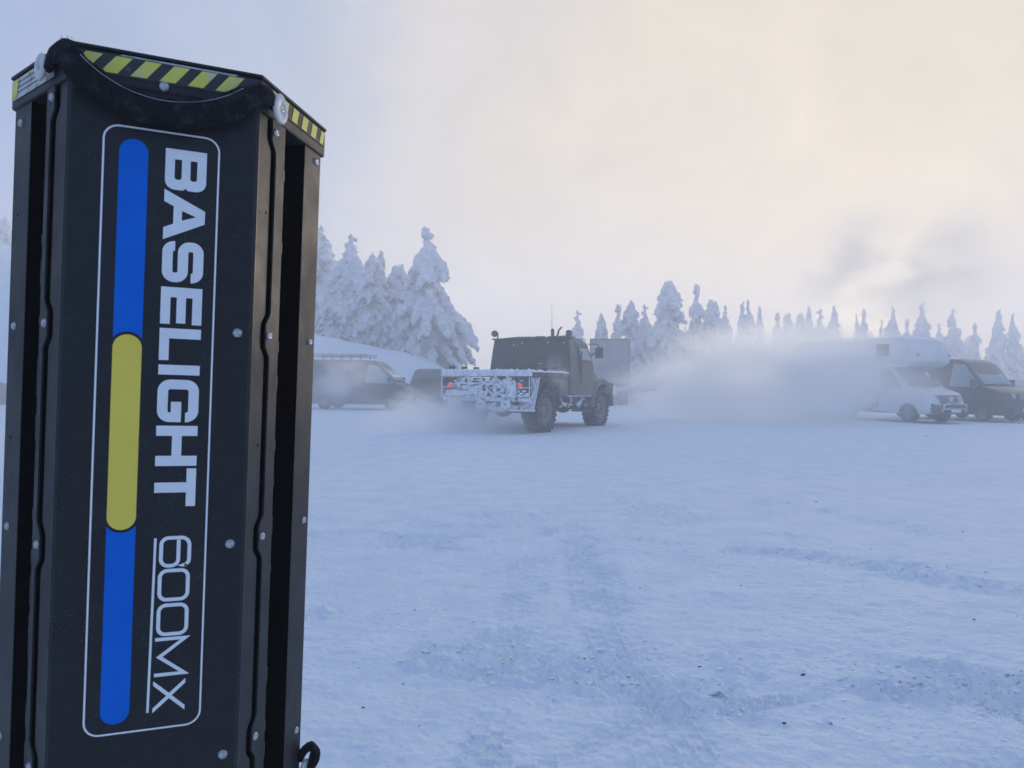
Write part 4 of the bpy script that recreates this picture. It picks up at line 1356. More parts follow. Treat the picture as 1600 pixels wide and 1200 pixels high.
    for q in range(140):
        cr_.blob((-1.13 + random.uniform(-0.03, 0.03), random.uniform(-1.0, 1.0), random.choice([0.90, 1.31, 0.94, 1.0, 1.1, 1.22, 1.4]) + random.uniform(-0.04, 0.04)),
                 (0.04, 0.03 + 0.06 * random.random(), 0.02 + 0.045 * random.random()), q, 0.35, 1)
    tag(cr_.build('tail_frost', M_frost, t), kind='stuff')
    for y in (0.72, 0.05, -0.62):
        o = MB().lathe([(0.03, -0.05), (0.12, -0.05), (0.13, -0.02), (0.13, 0.02), (0.12, 0.05), (0.03, 0.05)], (-1.20, y, 0.76), 'X', 18).build('roller', M_frost, t, True)
        MB().bx(-1.20, -1.08, y - 0.03, y + 0.03, 0.78, 0.90).build('roller_bracket', M_frame, o)
    c = MB()
    for q in range(9):
        z = 1.42 - q * 0.075
        c.lathe([(0.022, -0.008), (0.034, -0.008), (0.034, 0.008), (0.022, 0.008)], (-1.17, -0.90 + 0.005 * math.sin(q), z), 'X' if q % 2 else 'Y', 10)
    c.build('chain', M_frame, t)
    ub = MB()
    ub.bx(-1.0, -0.86, -0.85, 0.85, 0.58, 0.68)
    for s in (-1, 1):
        ub.bar((-0.93, s * 0.5, 0.66), (-0.93, s * 0.5, 0.9), 0.08, 0.08)
    ub.build('underrun_bar', M_frame, t, bevel=0.01)
    us = MB()
    for q in range(12):
        us.blob((-0.98 + random.uniform(-0.05, 0.03), -0.75 + 0.085 * q, 0.66 + 0.03 * math.sin(q * 0.9)), (0.12, 0.10, 0.07 + 0.02 * random.random()), q, 0.2, 2)
    tag(us.build('underrun_snow', M_snow, t, True), kind='stuff')
    # rear mudguards: rubber arch, frosted diagonal flap, diamond brace
    for s in (-1, 1):
        mg = MB()
        arc = [(0.78 * math.cos(a), 0.60 + 0.80 * math.sin(a)) for a in [math.pi * (0.06 + 0.70 * q / 10) for q in range(11)]]
        out = [(0.83 * math.cos(a), 0.60 + 0.85 * math.sin(a)) for a in [math.pi * (0.06 + 0.70 * q / 10) for q in range(10, -1, -1)]]
        mg.prism([(x, s * 0.72, z) for x, z in arc + out], (0, s * 0.50, 0))
        mg.build('mudguard', M_tarp, t)
        fl = MB()
        fl.hexa([(-0.92, s * 0.76, 0.62), (-0.92, s * 1.22, 0.62), (-0.88, s * 1.22, 0.62), (-0.88, s * 0.76, 0.62),
                 (-0.58, s * 0.98, 1.48), (-0.58, s * 1.22, 1.48), (-0.54, s * 1.22, 1.48), (-0.54, s * 0.98, 1.48)])
        fl.build('mudflap', M_frost, t, bevel=0.01)
        MB().hexa([(-1.22, s * 0.70, 0.60), (-0.86, s * 0.70, 0.60), (-0.86, s * 1.24, 0.60), (-1.10, s * 1.24, 0.60),
                   (-1.22, s * 0.70, 0.64), (-0.86, s * 0.70, 0.64), (-0.86, s * 1.24, 0.64), (-1.10, s * 1.24, 0.64)]).build('flap_shelf', M_frost, t)
        db = MB()
        q = [(-1.0, s * 1.19, 1.46), (-0.80, s * 1.19, 1.20), (-0.98, s * 1.19, 0.92), (-1.10, s * 1.19, 1.18)]
        for a, b_ in zip(q, q[1:] + q[:1]):
            db.bar(a, b_, 0.035, 0.045, (0, 1, 0))
        db.bar((-0.72, s * 1.19, 1.46), (-0.88, s * 1.19, 1.0), 0.03, 0.05, (0, 1, 0))
        db.bar((-1.05, s * 0.95, 0.68), (-0.86, s * 1.19, 0.86), 0.03, 0.04)
        db.build('diamond_brace', M_frost, t)
        MB().bx(-0.5, 0.55, s * 0.50, s * 0.72, 1.05, 1.45).build('frame_box', M_frame, t, bevel=0.02)


army_truck()


# ------------------------------------------------------------------ mound at the left edge, clods on the snow
def mound():
    p = at(2, 636, 38.5)
    o = MB().blob((0, 0, -0.15), (0.85, 1.6, 1.35), 9, 0.18, 3, 2.2).build('gravel_mound', M_gravel, None, True)
    o.location = (p.x - 0.30, p.y, gz(p.x, p.y))
    tag(o, 'brownish bare mound at the left photo edge below the slope', 'mound')


mound()
clods = [(648, 953, 1), (630, 1068, 1), (568, 1105, 1), (914, 1033, 2), (505, 947, 0), (655, 1136, 0), (1000, 921, 1), (1094, 1045, 2), (1118, 1085, 3), (1226, 1128, 2), (1255, 1055, 2),
         (1295, 1127, 3), (1505, 826, 2), (1447, 682, 2), (1380, 762, 1), (1275, 781, 2), (1233, 783, 2), (1522, 968, 1), (1588, 961, 1), (1290, 890, 1), (1362, 857, 1), (1314, 874, 0), (725, 751, 0),
         (1480, 885, 1), (1450, 886, 1), (730, 868, 0), (1317, 1119, 0), (1337, 1037, 0), (560, 1045, 0), (1158, 916, 1)]
nouns = {0: 'tiny dark grit speck on the snow', 1: 'small dark clod on the snow', 2: 'dark flat chip of dirt lying on the snow', 3: 'fist-sized dirty snow lump on the churned snow'}
for k, (x, y, sz) in enumerate(clods):
    g = ground_at(x, y)
    d = g.y
    s = (0.003, 0.0055, 0.0085, 0.022)[sz] * max(1.0, d / 6.5)
    o = MB().blob((0, 0, 0), (s * random.uniform(1.0, 1.8), s, s * 0.6), k, 0.45, 1, 2.0).build('dirt_clod', M_dirtysnow if sz == 3 else M_dirt)
    o.location = (g.x, g.y, gz(g.x, g.y) + s * 0.08)
    o.rotation_euler = (0, 0, random.uniform(-0.4, 0.4))
    tag(o, nouns[sz], 'clod', ('grit specks on the snow', 'small clods on the snow', 'dirt chips on the snow', 'dirty snow lumps on the snow')[sz])
# broken crust pieces, too many to count
def crumbs(lines, tot, smin, smax, m, label):
    b = MB()
    for (ln, w, amp) in lines:
        g = np.random.default_rng(int(amp * 1e4) + tot)
        sgm = g.integers(0, len(ln) - 1, tot)
        u = g.random((tot, 1))
        P = ln[sgm] * (1 - u) + ln[sgm + 1] * u + g.normal(0, w * 0.5, (tot, 2))
        Z = ground_h(P[:, 0].copy(), P[:, 1].copy())
        for q in range(tot):
            s = float(g.uniform(smin, smax))
            b.blob((P[q, 0], P[q, 1], Z[q] + s * 0.1), (s * float(g.uniform(0.8, 1.6)), s, s * 0.55), q, 0.45, 1, 2.0)
    o = b.build('snow_crumbs', m)
    tag(o, label, 'snow crumbs', kind='stuff')


crumbs(CH[:3], 200, 0.004, 0.014, M_snow, 'white crumbs of broken snow crust along the churned tracks')
crumbs([CH[5]], 170, 0.004, 0.014, M_dirtysnow, 'dirty crumbs of broken snow crust at the right edge of the foreground')


# ------------------------------------------------------------------ the black six-sided work light in front
r2 = Vector((-0.03585337, 0.99935269, 0.00295434))
r1 = Vector((0.91937222, 0.04135418, 0.39120909))
r1 = (r1 - r2 * r1.dot(r2)).normalized()
nn = r1.cross(r2)


def cam2w(v):
    return CR * v.x + CD * v.y + CF * v.z


AX, AY, AZ = cam2w(r1), cam2w(nn), -cam2w(r2)
T0 = CO + cam2w(Vector((-.37853, -.24138, .71343)))     # upper left corner of the label
UL, UR = -0.0294, 0.1351
aR, aL = R(58.5), R(63.5)
LR, LL = 0.159, 0.144
eR = Vector((math.cos(aR), math.sin(aR)))
eL = Vector((-math.cos(aL), math.sin(aL)))
P0, P1 = Vector((UL, 0)), Vector((UR, 0))
P2 = P1 + eR * LR
P5 = P0 + eL * LL
P3 = Vector((UR + 0.004, P2.y * 2 - 0.004))
P4 = Vector((UL + 0.004, P5.y * 2 + 0.008))
HEX = [P0, P1, P2, P3, P4, P5]
CEN = sum(HEX, Vector((0, 0))) / 6
# base of the whole thing on the ground, along its own axis
top_c = T0 + AX * CEN.x + AY * CEN.y
kdrop = (top_c.z - gz(top_c.x, top_c.y)) / AZ.z
base = top_c - AZ * kdrop
lamp = thing('work_light', 'tall black six-sided work light with blue and yellow label, standing close at left', 'work light')
lamp.matrix_world = Matrix.Translation(base) @ Matrix((AX, AY, AZ)).transposed().to_4x4()


def Lp(u, n, v):
    """label coordinates (u right, n into the body, v down) to the lamp's own space"""
    return Vector((u - CEN.x, n - CEN.y, kdrop - v))


V_TOP, V_SK, V_BOT = -0.067, -0.036, 0.735


def offs(poly, d):
    n = len(poly)
    out = []
    for i in range(n):
        a, b, c = poly[i - 1], poly[i], poly[(i + 1) % n]
        d1, d2 = (b - a).normalized(), (c - b).normalized()
        n1, n2 = Vector((d1.y, -d1.x)), Vector((d2.y, -d2.x))
        m = (n1 + n2).normalized()
        out.append(b + m * (d / max(0.3, m.dot(n1))))
    return out


def hexring(d, v0, v1):
    q = offs(HEX, d)
    return MB().prism([Lp(p.x, p.y, v1) for p in q], Lp(0, 0, v0) - Lp(0, 0, v1))


hexring(-0.062, V_TOP + 0.006, V_BOT).build('inner_core', M_core, lamp)
# front panel: flat plate with flanges folded back on both sides, scalloped round the screws
ROWS = [-0.0265, 0.187, 0.396, 0.605]


def gap(v):
    g = 0.0295
    for rv in ROWS:
        d = abs(v - rv)
        g -= 0.0095 * float(1 - sstep(0.010, 0.024, np.array(d)))
    return g


def sidept(side, e, v, out=0.0):
    P, d = (P1, eR) if side > 0 else (P0, eL)
    nrm = Vector((d.y, -d.x)) if side > 0 else Vector((-d.y, d.x))
    q = P + d * e + nrm * out
    return Lp(q.x, q.y, v)


vv = [V_SK - 0.004 + (V_BOT - V_SK) * k / 190 for k in range(191)]
fp = MB()
pts = []
br = 0.0020
for v in vv:
    g = gap(v)
    row_ = [sidept(-1, g, v, -0.0006), sidept(-1, br * 2, v, -0.0002), sidept(-1, br * 0.9, v, 0.0002), Lp(UL + br * 0.9, -0.0006, v), Lp(UL + br * 2, -0.0012, v),
            Lp(UR - br * 2, -0.0012, v), Lp(UR - br * 0.9, -0.0006, v), sidept(1, br * 0.9, v, 0.0002), sidept(1, br * 2, v, -0.0002), sidept(1, g, v, -0.0006)]
    pts += row_
nc = 10
M_front = M_black
fs_mid = [(a * nc + b, a * nc + b + 1, (a + 1) * nc + b + 1, (a + 1) * nc + b) for a in range(len(vv) - 1) for b in range(nc - 1)]
fp.add(pts, fs_mid)
o = fp.build('front_panel', M_black, lamp)
o.data.materials.append(M_strip)
sol = o.modifiers.new('s', 'SOLIDIFY')
sol.thickness = 0.0016
sol.offset = 0
front_panel = o
for pi, pg in enumerate(o.data.polygons):
    if abs(pg.normal.y) < 0.9:
        pg.material_index = 1  # folded flanges take the paler coat, sky light in its colour
# second sheet and outer posts of the two visible side faces, slot between them
S0 = {1: 0.0565, -1: 0.0475}
S1 = {1: 0.1115, -1: 0.0960}
for side in (1, -1):
    LLn = LR if side > 0 else LL
    q = MB()
    pp = []
    for v in vv:
        pp += [sidept(side, gap(v) + (0.0075 if side > 0 else 0.0085), v, 0.0016), sidept(side, S0[side], v, 0.0016), sidept(side, S0[side], v, -0.055)]
    q.add(pp, [(a * 3 + b, a * 3 + b + 1, (a + 1) * 3 + b + 1, (a + 1) * 3 + b) for a in range(len(vv) - 1) for b in range(2)])
    o = q.build('side_sheet', M_strip, lamp)
    o.data.materials.append(M_core)
    for pi, pg in enumerate(o.data.polygons):
        pg.material_index = pi % 2  # return wall coloured near black to stand for shade in the slot
    s_ = o.modifiers.new('s', 'SOLIDIFY'); s_.thickness = 0.0018; s_.offset = 0
    # irregular bare metal on the edge of the slot
    wr = MB()
    g_ = np.random.default_rng(5 + side)
    for a in range(len(vv) - 1):
        wv = 0.0010 * max(0.0, float(vnoise(np.array([a * 0.31]), np.array([side * 7.0]), seed=4)[0]) + 0.05)
        if wv > 0.0003:
            z0, z1 = vv[a], vv[a + 1]
            wr.add([sidept(side, S0[side] - wv, z0, 0.0028), sidept(side, S0[side] + 0.0006, z0, 0.0028), sidept(side, S0[side] + 0.0006, z1, 0.0028), sidept(side, S0[side] - wv * 0.8, z1, 0.0028)], [(0, 1, 2, 3)])
    tag(wr.build('worn_edge', M_bare, o), kind='stuff')
    # outer post: flat, corner, return on the next face
    nxt = P3 if side > 0 else P4
    cor = P2 if side > 0 else P5
    dn = (nxt - cor).normalized()
    po = MB()
    pp = []
    for v in (V_SK - 0.004, V_BOT):
        rt = cor + dn * 0.05
        pp += [sidept(side, S1[side], v, -0.055), sidept(side, S1[side], v, 0.0), sidept(side, LLn - 0.004, v, 0.0), Lp(*(cor + dn * 0.004), v), Lp(*rt, v)]
    po.add(pp, [(b, b + 1, b + 6, b + 5) for b in range(4)])
    o = po.build('corner_post', M_strip, lamp)
    o.data.materials.append(M_core)
    o.data.polygons[0].material_index = 1  # inner wall of the post blackened as painted slot shade
    s_ = o.modifiers.new('s', 'SOLIDIFY'); s_.thickness = 0.0022; s_.offset = 0
    bv_ = o.modifiers.new('b', 'BEVEL'); bv_.width = 0.002; bv_.segments = 3; bv_.limit_method = 'ANGLE'
    # flat near-black sheet that paints the shade deep in the slot
    lv = MB()
    lv.add([sidept(side, S0[side] + 0.004, V_SK, -0.056), sidept(side, S1[side] - 0.004, V_SK, -0.056), sidept(side, S1[side] - 0.004, V_BOT, -0.056), sidept(side, S0[side] + 0.004, V_BOT, -0.056)], [(0, 1, 2, 3)])
    lv.build('slot_shade_sheet', M_core, lamp)
for a, b in ((P2, P3), (P3, P4), (P4, P5)):
    d = (b - a).normalized()
    q0, q1 = a + d * 0.055, b - d * 0.055
    nrm = Vector((d.y, -d.x)) * -0.002
    MB().add([Lp(*(q0 + nrm), V_SK), Lp(*(q1 + nrm), V_SK), Lp(*(q1 + nrm), V_BOT), Lp(*(q0 + nrm), V_BOT)], [(0, 1, 2, 3)]).build('back_panel', M_black, lamp)

# cap with skirt and overhanging lid, bottom tray
cap = hexring(0.0035, V_TOP, V_SK).build('cap', M_strip, lamp, bevel=0.002)
hexring(0.0050, V_TOP - 0.0035, V_TOP).build('lid', M_black, cap, bevel=0.0015)
hexring(0.0030, V_BOT - 0.03, V_BOT + 0.004).build('bottom_tray', M_black, lamp, bevel=0.002)


def facept(side, e, v, out):
    if side == 0:
        return Lp(e, -out, v)
    return sidept(side, e, v, out)


tape = MB()
o0 = 0.0043
tape.add([facept(0, UL + 0.001, -0.0645, o0), facept(0, UR - 0.001, -0.0645, o0), facept(0, UR - 0.001, -0.0455, o0), facept(0, UL + 0.001, -0.0455, o0)], [(0, 1, 2, 3)])
tp = tape.build('hazard_tape', M_tape, lamp)
for k in range(6):
    u = -0.0165 + 0.0247 * k
    MB().add([facept(0, u, -0.0632, o0 + 0.0004), facept(0, u + 0.0138, -0.0632, o0 + 0.0004), facept(0, u + 0.0138 - 0.0125, -0.0470, o0 + 0.0004), facept(0, u - 0.0125, -0.0470, o0 + 0.0004)], [(0, 1, 2, 3)]).build('yellow_stripe', M_tapey, tp)
MB().add([facept(0, 0.012, -0.0655, o0 + 0.0002), facept(0, 0.115, -0.0655, o0 + 0.0002), facept(0, 0.112, -0.0638, o0 + 0.0002), facept(0, 0.012, -0.0642, o0 + 0.0002)], [(0, 1, 2, 3)]).build('tape_edge', M_silver, tp)
tp = MB().add([facept(1, 0.004, -0.0645, o0), facept(1, LR - 0.001, -0.0645, o0), facept(1, LR - 0.001, -0.0475, o0), facept(1, 0.004, -0.0475, o0)], [(0, 1, 2, 3)]).build('hazard_tape', M_strip, lamp)
for k in range(6):
    e = 0.020 + 0.0253 * k
    w_ = 0.0135 if k < 5 else 0.010
    MB().add([facept(1, e, -0.0636, o0 + 0.0004), facept(1, e + w_, -0.0636, o0 + 0.0004), facept(1, e + w_ - 0.005, -0.0482, o0 + 0.0004), facept(1, e - 0.005, -0.0482, o0 + 0.0004)], [(0, 1, 2, 3)]).build('yellow_stripe', M_tapey, tp)
tp = MB().add([facept(-1, 0.026, -0.0640, o0), facept(-1, LL - 0.001, -0.0640, o0), facept(-1, LL - 0.001, -0.0435, o0), facept(-1, 0.026, -0.0435, o0)], [(0, 1, 2, 3)]).build('worn_tape', M_silver, lamp)
for k, (e, w_) in enumerate(((0.036, 0.010), (0.066, 0.008), (0.090, 0.009), (0.122, 0.016))):
    MB().add([facept(-1, e, -0.0632, o0 + 0.0004), facept(-1, e + w_, -0.0632, o0 + 0.0004), facept(-1, e + w_ + 0.004, -0.0590 if k < 3 else -0.046, o0 + 0.0004), facept(-1, e + 0.004, -0.0590 if k < 3 else -0.046, o0 + 0.0004)], [(0, 1, 2, 3)]).build('yellow_stripe', M_tapey, tp)
    MB().add([facept(-1, e + 0.004, -0.0475, o0 + 0.0004), facept(-1, e + w_, -0.0475, o0 + 0.0004), facept(-1, e + w_ + 0.002, -0.0445, o0 + 0.0004), facept(-1, e + 0.006, -0.0445, o0 + 0.0004)], [(0, 1, 2, 3)]).build('yellow_stripe', M_tapey, tp)
for k in range(3):
    vq = -0.060 + 0.005 * k
    MB().add([facept(-1, 0.045, vq, o0 + 0.0006), facept(-1, 0.125, vq, o0 + 0.0006), facept(-1, 0.125, vq + 0.0008, o0 + 0.0006), facept(-1, 0.045, vq + 0.0008, o0 + 0.0006)], [(0, 1, 2, 3)]).build('tape_crease', M_strip, tp)


# ---- label: border, bars, lettering -------------------------------------------------
def rounded(pts, n=8):
    """pts: (a, b, radius) corners -> polygon with rounded corners"""
    out = []
    m = len(pts)
    for i in range(m):
        p = Vector(pts[i][:2]); rad = pts[i][2] if len(pts[i]) > 2 else 0
        if rad <= 0:
            out.append(p)
            continue
        a = (Vector(pts[i - 1][:2]) - p).normalized()
        b = (Vector(pts[(i + 1) % m][:2]) - p).normalized()
        ang = a.angle(b)
        d = rad / math.tan(ang / 2)
        s, e = p + a * d, p + b * d
        c = p + (a + b).normalized() * (rad / math.sin(ang / 2))
        a0 = math.atan2(s.y - c.y, s.x - c.x)
        a1 = math.atan2(e.y - c.y, e.x - c.x)
        da = (a1 - a0 + math.pi) % (2 * math.pi) - math.pi
        for k in range(n + 1):
            t = a0 + da * k / n
            out.append(c + Vector((math.cos(t), math.sin(t))) * rad)
    return out


def stroke(path, w, closed=False, n=8):
    """outline polygons of a stroked, corner-rounded path; path: (a, b, radius of the centre line)"""
    if closed:
        c = rounded(path, n)
    else:
        p = list(path)
        c = []
        m = len(p)
        for i in range(m):
            if i in (0, m - 1) or len(p[i]) < 3 or p[i][2] <= 0:
                c.append(Vector(p[i][:2]))
            else:
                q = rounded([p[i - 1][:2] + (0,), p[i], p[i + 1][:2] + (0,)], n)
                c += q[1:-1]
    m = len(c)
    Lf, Rt = [], []
    for i in range(m):
        if closed:
            d1, d2 = (c[i] - c[i - 1]).normalized(), (c[(i + 1) % m] - c[i]).normalized()
        else:
            d1 = (c[i] - c[i - 1]).normalized() if i else (c[1] - c[0]).normalized()
            d2 = (c[i + 1] - c[i]).normalized() if i < m - 1 else d1
        n1, n2 = Vector((-d1.y, d1.x)), Vector((-d2.y, d2.x))
        b = (n1 + n2).normalized()
        k = w / 2 / max(0.35, b.dot(n1))
        Lf.append(c[i] + b * k)
        Rt.append(c[i] - b * k)
    if closed:
        return [Lf, Rt]
    return [Lf + Rt[::-1]]


def flat_shape(name, loops, m, parent, out, mapf):
    """fills closed loops (with holes) as a thin printed layer in front of the panel"""
    cu = bpy.data.curves.new(name, 'CURVE')
    cu.dimensions = '2D'
    cu.fill_mode = 'BOTH'
    for lp in loops:
        sp = cu.splines.new('POLY')
        sp.points.add(len(lp) - 1)
        for q, p in zip(sp.points, lp):
            q.co = (p[0], p[1], 0, 1)
        sp.use_cyclic_u = True
    ob = bpy.data.objects.new(name, cu)
    C.objects.link(ob)
    me = bpy.data.meshes.new_from_object(ob.evaluated_get(bpy.context.evaluated_depsgraph_get()))
    bpy.data.objects.remove(ob)
    bpy.data.curves.remove(cu)
    for v in me.vertices:
        u, w_ = mapf(v.co.x, v.co.y)
        v.co = Lp(u, -out, w_)
    me.materials.clear()
    me.materials.append(m)
    me.name = name
    o = bpy.data.objects.new(name, me)
    return link(o, parent)


ident = lambda u, v: (u, v)
O1 = 0.0027
lab = flat_shape('label_panel', [rounded([(0, 0, .013), (.1, 0, .013), (.1, .57, .013), (0, .57, .013)])], M_label, lamp, O1, ident)
flat_shape('label_border', stroke([(0, 0, .013), (.1, 0, .013), (.1, .57, .013), (0, .57, .013)], 0.0017, True), M_white, lab, O1 + 0.0003, ident)
u0, u1, ur = 0.0131, 0.0378, 0.01235
um = (u0 + u1) / 2
arc_ = lambda cv, rad, a0, a1: [Vector((um + rad * math.cos(R(a0 + (a1 - a0) * k / 20)), cv + rad * math.sin(R(a0 + (a1 - a0) * k / 20)))) for k in range(21)]
yc0, yc1 = 0.194 + ur, 0.378 - ur
cut = ur * 1.22
e_ = math.degrees(math.acos(min(1, ur / cut)))
flat_shape('blue_bar', [arc_(0.0107 + ur, ur, 180, 360) + arc_(yc0, cut, 360 - e_, 180 + e_)], M_blue, lab, O1 + 0.0003, ident)
flat_shape('yellow_bar', [arc_(yc0, ur, 180, 360) + arc_(yc1, ur, 0, 180)], M_yellow, lab, O1 + 0.0003, ident)
flat_shape('blue_bar', [arc_(yc1, cut, 180 - e_, e_) + arc_(0.561 - ur, ur, 0, 180)], M_blue, lab, O1 + 0.0003, ident)

Hc, st = 0.0365, 0.0097


def letter(ch, v0, v1, loops, base=0.0526):
    flat_shape('letter', loops, M_white, lab, O1 + 0.0003, lambda a, b: (base + b, v0 + a))


w = .0388
letter('B', .0147, 0, [rounded([(0, 0), (w, 0, .009), (w, Hc * .50 - .0006, .004), (w - .0022, Hc * .5, .0), (w, Hc * .50 + .0006, .004), (w, Hc, .009), (0, Hc)]),
                      rounded([(st, .0083), (w - .0098, .0083, .0025), (w - .0098, .0145, .0025), (st, .0145)]),
                      rounded([(st, .0222), (w - .0098, .0222, .0022), (w - .0098, .0282, .0022), (st, .0282)])])
w = .0480
kx = .0178 / Hc
letter('A', .0537, 0, [[(0, 0), (.0178, Hc), (.0302, Hc), (w, 0), (w - .0115, 0), (w - .0115 - kx * .0085, .0085), (.0115 + kx * .0085, .0085), (.0115, 0)],
                      [(.0115 + kx * .0160, .0160), (w - .0115 - kx * .0160, .0160), (w / 2, .0285)]])
w, h_, s_ = .0392, Hc, .0092
hs = s_ / 2
letter('S', .1025, 0, stroke([(w - hs, h_ * .70), (w - hs, h_ - hs, .006), (hs, h_ - hs, .006), (hs, h_ / 2, .006), (w - hs, h_ / 2, .006), (w - hs, hs, .006), (hs, hs, .006), (hs, h_ * .30)], s_))
w = .0354
letter('E', .1466, 0, [[(0, 0), (w, 0), (w, .0085), (st, .0085), (st, .0140), (w - .0010, .0140), (w - .0010, .0222), (st, .0222), (st, Hc - .0085), (w, Hc - .0085), (w, Hc), (0, Hc)]])
letter('L', .1861, 0, [[(0, 0), (.0306, 0), (.0306, .0085), (st, .0085), (st, Hc), (0, Hc)]])
letter('I', .2211, 0, [[(0, 0), (.0095, 0), (.0095, Hc), (0, Hc)]])
w = .0408
letter('G', .2352, 0, stroke([(w - hs, h_ * .68), (w - hs, h_ - hs, .0065), (hs, h_ - hs, .0065), (hs, hs, .0065), (w - hs, hs, .0065), (w - hs, h_ * .455, .0), (w * .52, h_ * .455)], s_))
w = .0386
letter('H', .2795, 0, [[(0, 0), (st, 0), (st, .0140), (w - st, .0140), (w - st, 0), (w, 0), (w, Hc), (w - st, Hc), (w - st, .0226), (st, .0226), (st, Hc), (0, Hc)]])
w = .0366
letter('T', .3206, 0, [[(w / 2 - st / 2, 0), (w / 2 + st / 2, 0), (w / 2 + st / 2, Hc - .0085), (w, Hc - .0085), (w, Hc), (0, Hc), (0, Hc - .0085), (w / 2 - st / 2, Hc - .0085)]])
h_, s_ = .0283, .0034
hs = s_ / 2
bs = .0588
w = .0302
letter('6', .3857, 0, stroke([(w - hs, h_ * .80), (w - hs, h_ - hs, .0055), (hs, h_ - hs, .0075), (hs, hs, .0065), (w - hs, hs, .0065), (w - hs, h_ * .60, .0060), (s_ + .0003, h_ * .60)], s_), bs)
for v0 in (.4172, .4505):
    w = .0313
    letter('0', v0, 0, stroke([(hs, hs, .0065), (w - hs, hs, .0065), (w - hs, h_ - hs, .0065), (hs, h_ - hs, .0065)], s_, True), bs - .0004)
w = .0375
letter('M', .4830, 0, stroke([(hs, 0), (hs, h_ - hs), (w / 2, .004), (w - hs, h_ - hs), (w - hs, 0)], s_), bs - .0008)
w = .0306
dx, q = .0044, .0024
letter('X', .5243, 0, [[(0, 0), (dx, 0), (w / 2, h_ / 2 - q), (w - dx, 0), (w, 0), (w / 2 + q * 1.05, h_ / 2), (w, h_), (w - dx, h_), (w / 2, h_ / 2 + q), (dx, h_), (0, h_), (w / 2 - q * 1.05, h_ / 2)]], bs - .0012)
flat_shape('underline', [[(.0541, .3872), (.0563, .3872), (.0545, .5540), (.0523, .5540)]], M_white, lab, O1 + 0.0003, ident)


# ---- screws -------------------------------------------------------------------------
def screw_mesh(r, h):
    m = MB()
    prof = [(0.0001, h * 0.72), (r * 0.34, h * 0.72), (r * 0.40, h), (r * 0.70, h * 0.92), (r, h * 0.25), (r, -0.001)]
    n = 18
    vs_, fs_ = [], []
    for k in range(n):
        a = 2 * math.pi * k / n
        vs_ += [(rr_ * math.cos(a), rr_ * math.sin(a), hh) for rr_, hh in prof]
    for k in range(n):
        k2 = (k + 1) % n
        fs_ += [(k * 6 + i_, k2 * 6 + i_, k2 * 6 + i_ + 1, k * 6 + i_ + 1) for i_ in range(5)]
    m.add(vs_, fs_)
    return m


SM = screw_mesh(0.0042, 0.0026).mesh('screw', M_steel, True)
SF = screw_mesh(0.0046, 0.0012).mesh('screw', M_steel, True)
for side, e, vs_ in ((1, 0.0345, (-0.0245, 0.187, 0.396, 0.605)), (1, 0.1425, (-0.0255, 0.187, 0.398, 0.647)), (-1, 0.0345, (-0.0265, 0.186, 0.395, 0.605)), (-1, 0.1235, (-0.0195, 0.187, 0.391, 0.605))):
    for v in vs_:
        o = bpy.data.objects.new('screw', SM)
        link(o, lamp)
        o.location = sidept(side, e, v, 0.0022 if e < 0.05 else 0.0006)
        d = sidept(side, e, v, 1.0) - sidept(side, e, v, 0.0)
        o.rotation_euler = d.to_track_quat('Z', 'Y').to_euler()
for u, v, b in ((0.1226, 0.187, 0.0022), (0.1224, 0.396, 0.0022), (0.0493, -0.0425, 0.0048), (0.1226, 0.605, 0.0022)):
    o = bpy.data.objects.new('screw', SF)
    link(o, lamp)
    o.location = Lp(u, -b, v)
    o.rotation_euler = (R(90), 0, 0)
# small drilled holes
for side, e, v in ((1, 0.018, 0.062), (1, 0.018, 0.300), (-1, 0.118, 0.075), (-1, 0.118, 0.30)):
    m = MB()
    m.add([sidept(side, e + 0.0018 * math.cos(k * 0.785), v + 0.0018 * math.sin(k * 0.785), 0.0028) for k in range(8)], [tuple(range(8))])
    m.build('drill_hole', M_core, lamp)


